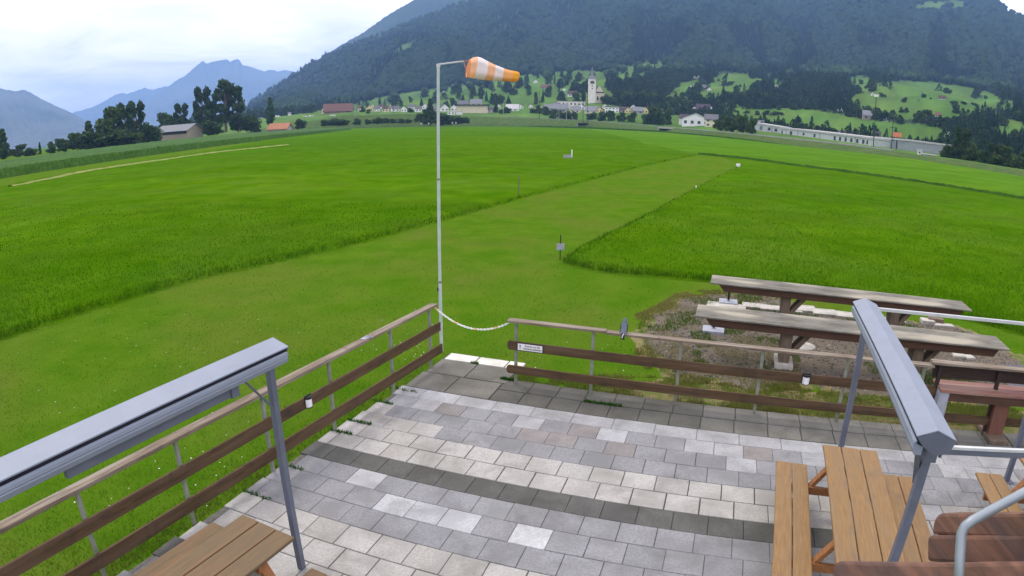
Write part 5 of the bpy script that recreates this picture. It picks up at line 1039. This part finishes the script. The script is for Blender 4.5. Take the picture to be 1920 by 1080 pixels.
# village, from left to right
house(634, 212, 52, 4.5, 'w_wood', 'r_red', 'long farmhouse with red brown roof above the embankment', rh=1.0, nwin=3, depth=26, ov=1.0, name='farmhouse')
house(609, 213, 12, 7, 'w_cream', 'r_red', 'cream gable house at the left end of the red roofed farmhouse', gable=True, rh=1.0, yaw=R(-15))
house(543, 216, 6, 3, 'w_white', 'r_grey', 'tiny white hut left of the white cars', nwin=0)
VIL = [(693, 209, 12, 6, 'w_yellow', 'r_brown', 1, 'first yellowish gable house left of the windsock pole'), (706, 209, 10, 5, 'w_white', 'r_grey', 0, 'small pale house with grey roof next to the first yellowish gable house'), (722, 210, 11, 6, 'w_cream', 'r_brown', 0, 'cream house with brown roof midway between farmhouse and windsock pole'), (742, 209, 14, 5, 'w_white', 'r_grey', 0, 'low white house with wide grey roof left of the windsock pole'), (757, 210, 11, 6, 'w_white', 'r_dark', 1, 'white gable house with dark roof left of the windsock pole'), (785, 210, 11, 6, 'w_white', 'r_grey', 0, 'white house with grey roof just left of the windsock pole'), (809, 208, 18, 4, 'w_grey', 'r_grey', 0, 'grey roofed house directly behind the windsock pole'),
 (834, 209, 14, 7, 'w_white', 'r_grey', 1, 'left one of two white gables right of the windsock pole'), (852, 209, 14, 7, 'w_white', 'r_grey', 1, 'right one of two white gables right of the windsock pole'),
 (921, 211, 14, 5, 'w_white', 'r_grey', 0, 'white house right of the big dark roofed hall'), (960, 208, 24, 4, 'w_white', 'r_pale', 0, 'long low house with pale roof above the hedge'), (976, 204, 8, 5, 'w_white', 'r_dark', 1, 'small white gable right above the pale roofed house'), (995, 202, 8, 3, 'w_white', 'r_dark', 1, 'tiny white gable among the trees left of the school'),
 (1030, 209, 20, 6, 'w_grey', 'r_slate', 0, 'grey house below the left end of the school'), (1050, 211, 26, 7, 'w_grey', 'r_slate', 0, 'broad grey house with slate roof below the school'), (1078, 211, 18, 5, 'w_cream', 'r_slate', 0, 'cream house with slate roof left below the church'),
 (1108, 212, 24, 4, 'w_cream', 'r_slate', 0, 'low cream house with slate roof right below the church'), (1124, 211, 10, 6, 'w_yellow', 'r_brown', 1, 'yellow gable house right below the church nave'), (1147, 211, 26, 10, 'w_white', 'r_grey', 2, 'white apartment block with balconies right of the church'), (1165, 211, 16, 5, 'w_beige', 'r_purple', 0, 'house with large brown roof right of the apartment block'), (1178, 212, 11, 6, 'w_yellow', 'r_purple', 1, 'yellow gable house right of the apartment block'), (1196, 213, 20, 5, 'w_grey', 'r_slate', 0, 'grey house with broad slate roof between two yellow gables'), (1209, 213, 12, 7, 'w_yellow', 'r_slate', 1, 'last yellow gable house left of the big tree'), (1222, 206, 18, 6, 'w_white', 'r_dark', 0, 'white house with dark roof at the right end of the village row')]
VIL += [(676, 208, 10, 5, 'w_white', 'r_red', 0, 'small white house with reddish roof right of the farmhouse'), (699, 204, 9, 4, 'w_cream', 'r_grey', 1, 'cream gable behind the first yellowish gable house'), (715, 204, 10, 4, 'w_white', 'r_brown', 0, 'small white house in the back row left of the windsock pole'), (733, 204, 9, 4, 'w_cream', 'r_red', 1, 'cream gable with reddish roof in the back row left of the pole'), (771, 205, 12, 5, 'w_white', 'r_grey', 0, 'white house with grey roof set back left of the windsock pole'), (797, 204, 10, 5, 'w_white', 'r_dark', 1, 'narrow white gable next to the windsock pole'), (868, 199, 18, 4, 'w_white', 'r_grey', 0, 'white house with grey roof showing above the cream hall'), (893, 198, 22, 4, 'w_cream', 'r_slate', 0, 'wide cream house with slate roof behind the cream hall'), (934, 203, 9, 4, 'w_white', 'r_brown', 1, 'white gable with brown roof between hall and pale roofed house'), (1014, 207, 10, 5, 'w_cream', 'r_brown', 1, 'cream gable left of the broad grey houses'), (1040, 202, 12, 5, 'w_white', 'r_grey', 0, 'white house with grey roof left of the school'), (1062, 204, 12, 5, 'w_white', 'r_slate', 1, 'white gable with slate roof directly below the school'), (1090, 206, 11, 6, 'w_white', 'r_grey', 1, 'white gable directly below the church tower'), (1134, 204, 9, 5, 'w_white', 'r_brown', 1, 'small white gable behind the apartment block'), (1187, 206, 10, 5, 'w_white', 'r_grey', 1, 'small white gable behind the last two yellow gables'), (1238, 214, 9, 5, 'w_white', 'r_brown', 0, 'small white house just left of the white wing by the embankment')]
for x, yb, w, h, wa, ro, g, lab in VIL:
    house(x, yb, w, h, wa, ro, lab, gable=(g == 1), flat=(g == 2), yaw=R(random.uniform(-14, 14)), rh=.9, nwin=4 if g == 2 else 2, rows=2 if g == 2 else 1)
house(885, 212, 58, 14, 'w_cream', 'r_dark', 'big cream hall with flat dark roof in the village right of the windsock', flat=True, nwin=0, name='hall', cat='hall', depth=40, ov=2.0)
house(846, 215, 13, 6, 'w_white', 'r_pale', 'left one of two small white cabins below the cream hall', flat=True, nwin=2, name='cabin', cat='cabin'); house(861, 215, 13, 5, 'w_white', 'r_pale', 'right one of two small white cabins below the cream hall', flat=True, nwin=0, name='cabin', cat='cabin')
house(1071, 199, 50, 8, 'w_plaster', 'r_pale', 'long cream school building with row of windows below the church', flat=True, nwin=7, name='school', cat='school', depth=20, ov=.6)
house(1073, 181, 17, 4.5, 'w_white', 'r_brown', 'white house with broad brown roof on the slope left of the church', rh=.9); house(1058, 171, 5, 2, 'w_white', 'r_pale', 'tiny white shed above the village left of the church', nwin=0); house(1143, 186, 20, 1.5, 'w_grey', 'r_dark', 'low dark barn on the small meadow right of the church', nwin=0)
# church
dch = onland(1115, 193); pc = AT(1115, 193.5, dch); s = dch / FPX; t = thing('church', 'pale stone church with square tower and pointed grey spire above the village', 'church', tuple(pc), -math.atan2(pc.x, pc.y) + R(6))
tw = 13 * s; tx0 = -11.5 * s; b = MB(); b.box(tx0, tx0 + tw, 0, tw, -4, 45 * s); tm = b.build('tower', M['w_plaster'], t)
b = MB(); hgt = 18 * s; zb = 45 * s; bb = [(tx0 - .8, -.8), (tx0 + tw + .8, -.8), (tx0 + tw + .8, tw + .8), (tx0 - .8, tw + .8)]; mid = (tx0 + tw / 2, tw / 2); q = [(mid[0] + (x - mid[0]) * .42, mid[1] + (y - mid[1]) * .42) for x, y in bb]
b.add([(x, y, zb) for x, y in bb] + [(x, y, zb + hgt * .38) for x, y in q] + [(mid[0], mid[1], zb + hgt * 1.35)], [(3, 2, 1, 0)] + [(i, (i + 1) % 4, 4 + (i + 1) % 4, 4 + i) for i in range(4)] + [(4 + i, 4 + (i + 1) % 4, 8) for i in range(4)]); sp = b.build('spire', M['r_slate'], t)
b = MB(); b.bar((mid[0], mid[1], zb + hgt * 1.3), (mid[0], mid[1], zb + hgt * 1.62), .35, .35); b.bar((mid[0] - .9, mid[1], zb + hgt * 1.5), (mid[0] + .9, mid[1], zb + hgt * 1.5), .3, .3); b.build('cross', M['r_dark'], sp)
b = MB(); b.box(tx0 + tw * .22, tx0 + tw * .78, -.12, .1, 36 * s, 41 * s); b.build('belfry_opening', M['r_brown'], tm)
for z in (26, 31): b = MB(); b.box(tx0 + tw * .42, tx0 + tw * .58, -.1, .1, z * s, (z + 2.4) * s); b.build('window', M['roadmark'], tm)
nx0, nx1 = tx0 + tw, tx0 + tw + 16 * s; nd = 40 * s; hN = 20 * s; rN = 13 * s
b = MB(); b.prism([(nx0 - 2 * s, -4), (nx1, -4), (nx1, hN), ((nx0 + nx1) / 2 - s, hN + rN), (nx0 - 2 * s, hN)], (0, 2 * s, 0), (0, nd, 0), (1, 0, 0), (0, 0, 1)); nm_ = b.build('nave', M['w_stone'], t)
b = MB(); hx = (nx0 + nx1) / 2 - s; b.prism([(nx0 - 3 * s, hN - s), (hx, hN + rN), (nx1 + s, hN - s), (nx1 + s, hN - s + .5), (hx, hN + rN + .5), (nx0 - 3 * s, hN - s + .5)], (0, 2 * s + 3 * s, 0), (0, nd + s, 0), (1, 0, 0), (0, 0, 1)); b.build('roof', M['r_brown'], t)
b = MB(); b.add([(nx0 - 2.5 * s, 1.2 * s, hN - .6 * s), (nx1 + .6 * s, 1.2 * s, hN - .6 * s), (hx, 5 * s, hN + rN * .82)], [(0, 1, 2)]); b.add([(nx0 - 2.5 * s, 1.2 * s, hN - .6 * s), (nx1 + .6 * s, 1.2 * s, hN - .6 * s), (hx, 5 * s, hN + rN * .82), (nx0 - 2.5 * s, 5.2 * s, hN - .6 * s), (nx1 + .6 * s, 5.2 * s, hN - .6 * s)], [(0, 3, 4, 1), (0, 2, 3), (1, 4, 2), (3, 2, 4)]); b.build('hipped_roof_end', M['r_brown'], t)
b = MB(); b.prism([(-.13 * tw, 6 * s), (.13 * tw, 6 * s), (.13 * tw, 12 * s), (0, 13.4 * s), (-.13 * tw, 12 * s)], (nx0 + 4 * s, 2 * s - .15, 0), (nx0 + 4 * s, 2 * s + .05, 0), (1, 0, 0), (0, 0, 1)); b.build('window', M['r_dark'], nm_)
b = MB(); b.box(nx1, nx1 + 7 * s, 6 * s, 20 * s, -4, 5 * s); b.build('sacristy', M['w_plaster'], t)
# white hotel-like house and its neighbours
house(1304, 236.5, 50, 14, 'w_white', 'r_purple', 'big white house with brown roof and four front windows beside the embankment', gable=True, rh=.42, nwin=4, depth=50, ov=1.0, name='guest_house')
house(1284, 234, 22, 12, 'w_white', 'r_purple', 'white wing with brown roof at the left of the big white house', rh=.8, nwin=1, yaw=R(-12)); house(1333, 238, 22, 15, 'w_cream', 'r_grey', 'cream annexe with grey roof and two window rows right of the big white house', rh=.9, nwin=2, rows=2, ov=.8)
house(1318, 216, 26, 9, 'w_white', 'r_purple', 'white house with wide brown roof behind the big white house', rh=1.1, nwin=2); house(1302, 213, 14, 7, 'w_white', 'r_purple', 'small white gable behind the left wing of the big white house', gable=True, rh=.9); house(1331, 212, 10, 9, 'w_white', 'r_purple', 'narrow white gable at the right of the wide brown roof', gable=True, rh=1.0)
house(1351, 194, 8, 2.5, 'w_white', 'r_pale', 'small white roofed shed on the meadow edge above the big white house', nwin=0); house(1355, 203, 14, 5, 'w_wood', 'r_red', 'reddish house right above the big white house', rh=.9)
FARM = [(1263, 158, 5, 3, 'w_wood', 'r_red', 'tiny red roofed hut at the forest edge right of the church'), (1295, 167, 8, 4, 'w_white', 'r_brown', 'white farmhouse on the pasture, leftmost of its hamlet'), (1308, 165, 5, 4, 'w_white', 'r_dark', 'small white gable in the middle of the pasture hamlet'), (1318, 168, 18, 3, 'w_wood', 'r_grey', 'long brown barn of the pasture hamlet'), (1330, 170, 8, 2.5, 'w_white', 'r_pale', 'low white shed at the right of the pasture hamlet'), (1266, 183, 8, 3, 'w_wood', 'r_grey', 'small farm with grey roof low on the pasture'), (1306, 148, 14, 2, 'w_grey', 'r_pale', 'pale roofed barn at the upper pasture edge'), (1455, 166, 7, 4, 'w_white', 'r_pale', 'small bright white house by the forest right of the pasture'), (1410, 181, 14, 5, 'w_white', 'r_grey', 'pale house hidden among the trees of the pasture'), (1461, 196, 14, 7, 'w_white', 'r_dark', 'white house with dark roof at the top of the long meadow'), (1518, 201, 16, 6, 'w_white', 'r_brown', 'white farmhouse with brown roof at the upper edge of the long meadow'), (1507, 200, 12, 9, 'w_wood', 'r_brown', 'tall brown house left of the white farmhouse'), (1498, 201, 7, 4, 'w_white', 'r_pale', 'small white annexe left of the tall brown house'), (1576, 210, 8, 4, 'w_white', 'r_pale', 'small white cottage on the right upper edge of the long meadow'), (1601, 215, 12, 4, 'w_wood', 'r_red', 'reddish cottage left of the stone barn'), (1630, 224, 24, 7, 'w_beige', 'r_slate', 'stone barn with grey roof in front of the round dark trees'), (1661, 228, 8, 3, 'w_white', 'r_pale', 'small pale shed right of the stone barn'), (1636, 179, 6, 3, 'w_white', 'r_dark', 'tiny white hut high on the right meadow beside the mast head'), (1766, 187, 12, 2.5, 'w_white', 'r_brown', 'low white farmhouse high on the right meadow'), (1758, 221, 9, 4, 'w_white', 'r_red', 'small white house with reddish roof among right trees'), (1768, 235, 10, 6, 'w_cream', 'r_brown', 'cream gable house low on the right slope'), (1779, 254, 5, 4, 'w_white', 'r_dark', 'tiny white hut at the left of the big right trees'), (1880, 284, 14, 4, 'w_white', 'r_purple', 'white house with dark roof between the right trees'), (1192, 131, 8, 3, 'w_white', 'r_pale', 'small white house near the top clearing behind the church'), (1215, 134, 6, 2, 'w_white', 'r_pale', 'tiny white hut on the top clearing'), (1155, 132, 8, 3, 'w_white', 'r_grey', 'white farm on the upper meadow right behind the spire'), (1005, 156, 8, 2, 'w_white', 'r_pale', 'small pale farm on the upper meadow left of the spire'), (1022, 167, 16, 3, 'w_grey', 'r_red', 'low barn with reddish roof left above the church'), (850, 162, 5, 2, 'w_white', 'r_pale', 'tiny white hut on the meadow right of the pole'), (832, 175, 5, 2, 'w_white', 'r_pale', 'tiny white shed on the meadow close to the pole')]
for x, yb, w, h, wa, ro, lab in FARM: house(x, yb, w, h, wa, ro, lab, gable=(w < 9), yaw=R(random.uniform(-20, 20)), rh=.9, nwin=2 if w > 7 else 1)
p = AT(1682, 260, 345); t = thing('billboard', 'orange panel standing on the slope behind the factory', 'panel', tuple(p), -math.atan2(p.x, p.y)); b = MB(); b.box(-2.4, 2.4, 0, .15, .8, 3.2); b.build('panel', M['panel'], t)
for x in (-1.8, 1.8): b = MB(); b.box(x - .1, x + .1, .05, .25, -1.5, .9); b.build('post', M['r_dark'], t)
# factory behind the embankment
def along(lab, xa, ya, xb, yb_, da, db, hpx, wall, roof, wins, name='factory', cat='factory', dep=26, wz=(.35, .8), trim=.0):
    a = AT(xa, ya, da); c = AT(xb, yb_, db); ang = math.atan2(c.y - a.y, c.x - a.x); Ln = math.hypot(c.x - a.x, c.y - a.y); sl = (c.z - a.z) / Ln; H = hpx * da / FPX
    t = thing(name, lab, cat, tuple(a), ang); Hb = H * db / da
    b = MB(); b.add([(0, 0, -4), (Ln, 0, -4 + sl * Ln), (Ln, dep, -4 + sl * Ln), (0, dep, -4), (0, 0, H), (Ln, 0, sl * Ln + Hb), (Ln, dep, sl * Ln + Hb), (0, dep, H)], [(0, 1, 5, 4), (1, 2, 6, 5), (2, 3, 7, 6), (3, 0, 4, 7), (4, 5, 6, 7)]); b.build('wall', M[wall], t)
    b = MB(); b.add([(-.4, -.4, H), (Ln + .4, -.4, sl * Ln + Hb), (Ln + .4, dep, sl * Ln + Hb), (-.4, dep, H), (-.4, -.4, H + .9), (Ln + .4, -.4, sl * Ln + Hb + .9), (Ln + .4, dep, sl * Ln + Hb + .9), (-.4, dep, H + .9)], [(0, 1, 5, 4), (1, 2, 6, 5), (2, 3, 7, 6), (3, 0, 4, 7), (4, 5, 6, 7)]); b.build('roof_edge', M[roof], t)
    for f in ((.085, .235, .5, .86) if len(wins) > 8 else (.3, .7)):
        x = f * Ln; hl = H + (Hb - H) * f; b = MB(); b.box(x - .35, x + .35, -.12, .05, sl * x - 1, sl * x + hl + .5); b.build('dark_gap_panel', M['w_fact2'] if wall != 'w_fact2' else M['r_dark'], t)  # flat dark panels added to break up the wall, standing in for gaps
    for f, ww, hh in wins:
        x = f * Ln; hl = H + (Hb - H) * f; b = MB(); b.box(x - ww / 2, x + ww / 2, -.1, .06, sl * x + hl * wz[0] * (2 - hh), sl * x + hl * wz[1]); b.build('window', M['roadmark'], t)
    return t
along('long pale grey factory hall with white roof edge and a row of dark tall windows', 1462, 257, 1632, 277, 420, 330, 15.5, 'w_fact', 'r_pale', [(.03, 1.8, 1), (.15, 3.0, 1), (.31, 2.2, .6), (.44, 2.2, .8)] + [(.66 + .055 * i, 2.0, 1) for i in range(6)] + [(.97, 1.4, 1)])
along('darker grey factory wing at the right end of the pale hall', 1632, 279, 1702, 285, 345, 330, 19, 'w_fact2', 'r_pale', [(.06, 1.6, .7), (.12, 1.6, .7), (.18, 1.6, .7), (.24, 1.6, .7), (.42, 1.6, .7), (.6, 1.6, .7)], wz=(.78, .9), dep=40)
along('low pale shed wing at the left end of the factory', 1412, 246, 1462, 254, 440, 430, 14, 'w_fact', 'r_pale', [(.3, 2, 1), (.6, 2, .8), (.85, 2, .8)], dep=16)
house(1425, 243, 26, 8, 'w_white', 'r_slate', 'white house with slate roof behind the left factory end', rh=.8, nwin=3); house(1645, 262, 10, 6, 'w_white', 'r_dark', 'small dark roofed house showing above the right factory wing', rh=1.0, nwin=1)
house(1570, 262, 70, 10, 'w_grey', 'r_purple', 'long dark brown roof showing above the middle of the factory', rh=.35, nwin=3, depth=40, dist=440)
house(1740, 296, 26, 5, 'w_fact', 'r_pale', 'low pale shed right of the factory', flat=True, nwin=2); house(1724, 290, 8, 7, 'w_white', 'r_pale', 'narrow white box building right of the factory', flat=True, nwin=1)
# underpass portals in the embankment
for x, y, w, lab in ((1094, 233, 24, 'dark small bridge opening in the embankment left of the lattice masts'), (1252, 245, 36, 'pale concrete bridge in the embankment left of the big white house')):
    a, e = azel(x, y); d = CAMH / math.tan(max(-azel(x, np.interp(x, tx, ty))[1], .0076)); d = min(d, 545) + 3; p = AT(x, y, d); s = d / FPX; W = w * s
    t = thing('underpass', lab, 'bridge', (p.x, p.y, max(p.z - 2.2, 0)), -math.atan2(p.x, p.y)); z0 = 0
    b = MB(); b.box(-W / 2, W / 2, 0, 12, 2.6, 3.4); b.build('deck', M['slab'] if w > 30 else M['r_dark'], t)
    for q in (-W / 2, W / 2 - .8): b = MB(); b.box(q, q + .8, 0, 12, 0, 2.598); b.build('abutment', M['grey_conc'], t)
    b = MB(); b.box(-W / 2 + .8, W / 2 - .8, 4, 11, 0, 2.597); b.build('opening', M['r_dark'], t)
# masts and poles
def mast(x, yb, yt, lab, w=.3, dist=None, head=False, name='power_pole', lattice=False, arms=False, m='r_dark', group=None):
    d = dist or onland(x, yb); p = AT(x, yb, d); _, et = azel(x, yt); H = CAMH + d * math.tan(et) - p.z; t = thing(name, lab, 'pole', tuple(p), -math.atan2(p.x, p.y), group)
    if lattice:
        b = MB()
        for sx in (-1, 1):
            for sy in (-1, 1): b.bar((sx * w, sy * w, -2), (sx * w * .35, sy * w * .35, H), .16, .16)
        for k in range(7):
            z = H * k / 7; z2 = H * (k + 1) / 7; f = 1 - .65 * k / 7; g = 1 - .65 * (k + 1) / 7
            for sy in (-1, 1): b.bar((-w * f, sy * w * f, z), (w * g, sy * w * g, z2), .1, .1); b.bar((w * f, sy * w * f, z), (-w * g, sy * w * g, z2), .1, .1)
        b.build('mast', M[m], t)
    else: b = MB(); b.tube([(0, 0, -2), (0, 0, H)], [w / 2, w * .35], 8); b.build('mast', M[m], t)
    if head: b = MB(); b.box(-1.0, 1.0, -.3, .3, H, H + .8); b.box(-1.1, 1.1, -.35, -.25, H + .8, H + 1.0); b.build('lamp_head', M['w_white'], t)
    if arms: b = MB(); b.box(-1.2, 1.2, -.1, .1, H * .62, H * .62 + .25); b.build('cross_arm', M[m], t)
    return t
mast(1637, 279, 181, 'very tall dark floodlight mast with pale head in front of the factory', .45, dist=300, head=True, name='floodlight_mast'); mast(1671, 281, 214, 'shorter dark mast right of the floodlight mast before the factory', .38, dist=300, arms=True, name='mast')
mast(1093, 232, 155, 'left one of the two dark lattice masts before the church', .55, dist=540, lattice=True, name='lattice_mast'); mast(1101, 233, 158, 'right one of the two dark lattice masts before the church', .55, dist=540, lattice=True, name='lattice_mast')
mast(1011, 222, 172, 'dark single pole left of the school', .5, dist=560); mast(737, 214, 168, 'thin dark pole in the village left of the windsock pole', .5, dist=560); mast(666, 214, 196, 'thin pale pole right of the red roofed farmhouse', .5, dist=560, m='w_grey')
POL = [(866, 214, 203), (944, 213, 191), (1048, 222, 201), (1062, 222, 205), (1185, 228, 213), (1197, 228, 213)]
for i, (x, yb, yt) in enumerate(POL): mast(x, yb, yt, ORD[i] + ' from the left of the pale thin poles along the railway', .5, dist=545, m='w_grey', name='railway_pole', group='pale poles along the railway')
for i, (x, y) in enumerate(((790, 233), (804, 233), (848, 231.5), (855, 231.5))):
    p = AT(x, y, 480); p.z = max(p.z, 0); b = MB(); b.tube([(0, 0, 0), (0, 0, 1.0)], .45, 10); o = b.build('silage_bale', M['white'], None); o.location = p; tag(o, ORD[i] + ' from the left of the small white bales at the far field edge', 'bale', 'white bales at the far field edge')
# cars by the farmhouse
def car(x, yb, lab, van=False, yaw=0.0, colr='white'):
    d = onland(x, yb); p = AT(x, yb, d); t = thing('parked_van' if van else 'parked_car', lab, 'van' if van else 'car', tuple(p), -math.atan2(p.x, p.y) + yaw, 'white vehicles parked left of the farmhouse'); t.scale = (1.15, 1.15, 1.2)
    Lc, Hc = (5.4, 2.4) if van else (4.4, 1.5)
    pr = [(-Lc / 2, .3), (Lc / 2, .3), (Lc / 2, .8 if not van else 1.1), (Lc * .3, .95 if not van else 1.3), (Lc * .16, Hc), (-Lc * .34 if not van else -Lc * .49, Hc), (-Lc * .48, .95), (-Lc / 2, .8)]
    b = MB(); b.prism(pr, (0, 0, 0), (0, 1.8, 0), (1, 0, 0), (0, 0, 1)); bd = b.build('body', M[colr], t, bevel=.08)
    b = MB(); b.prism([(-Lc * .30, Hc * .62), (Lc * .22, Hc * .62), (Lc * .13, Hc * .92), (-Lc * .28, Hc * .92)], (0, -.02, 0), (0, .02, 0), (1, 0, 0), (0, 0, 1)); b.build('window', M['roadmark'], t)
    for q in (-Lc * .3, Lc * .3):
        for y in (-.03, 1.63): b = MB(); b.tube([(q, y, .32), (q, y + .2, .32)], .32, 14); b.build('wheel', M['black'], t)
car(521, 220, 'white van on the road right of the narrow tree', van=True); car(573, 219.5, 'left one of the two white cars side by side left of the farmhouse'); car(585, 219, 'right one of the two white cars side by side left of the farmhouse', yaw=R(20)); car(624, 218.5, 'single white car in front of the red roofed farmhouse', yaw=R(-10)); car(489, 223, 'small white car left of the narrow tree')
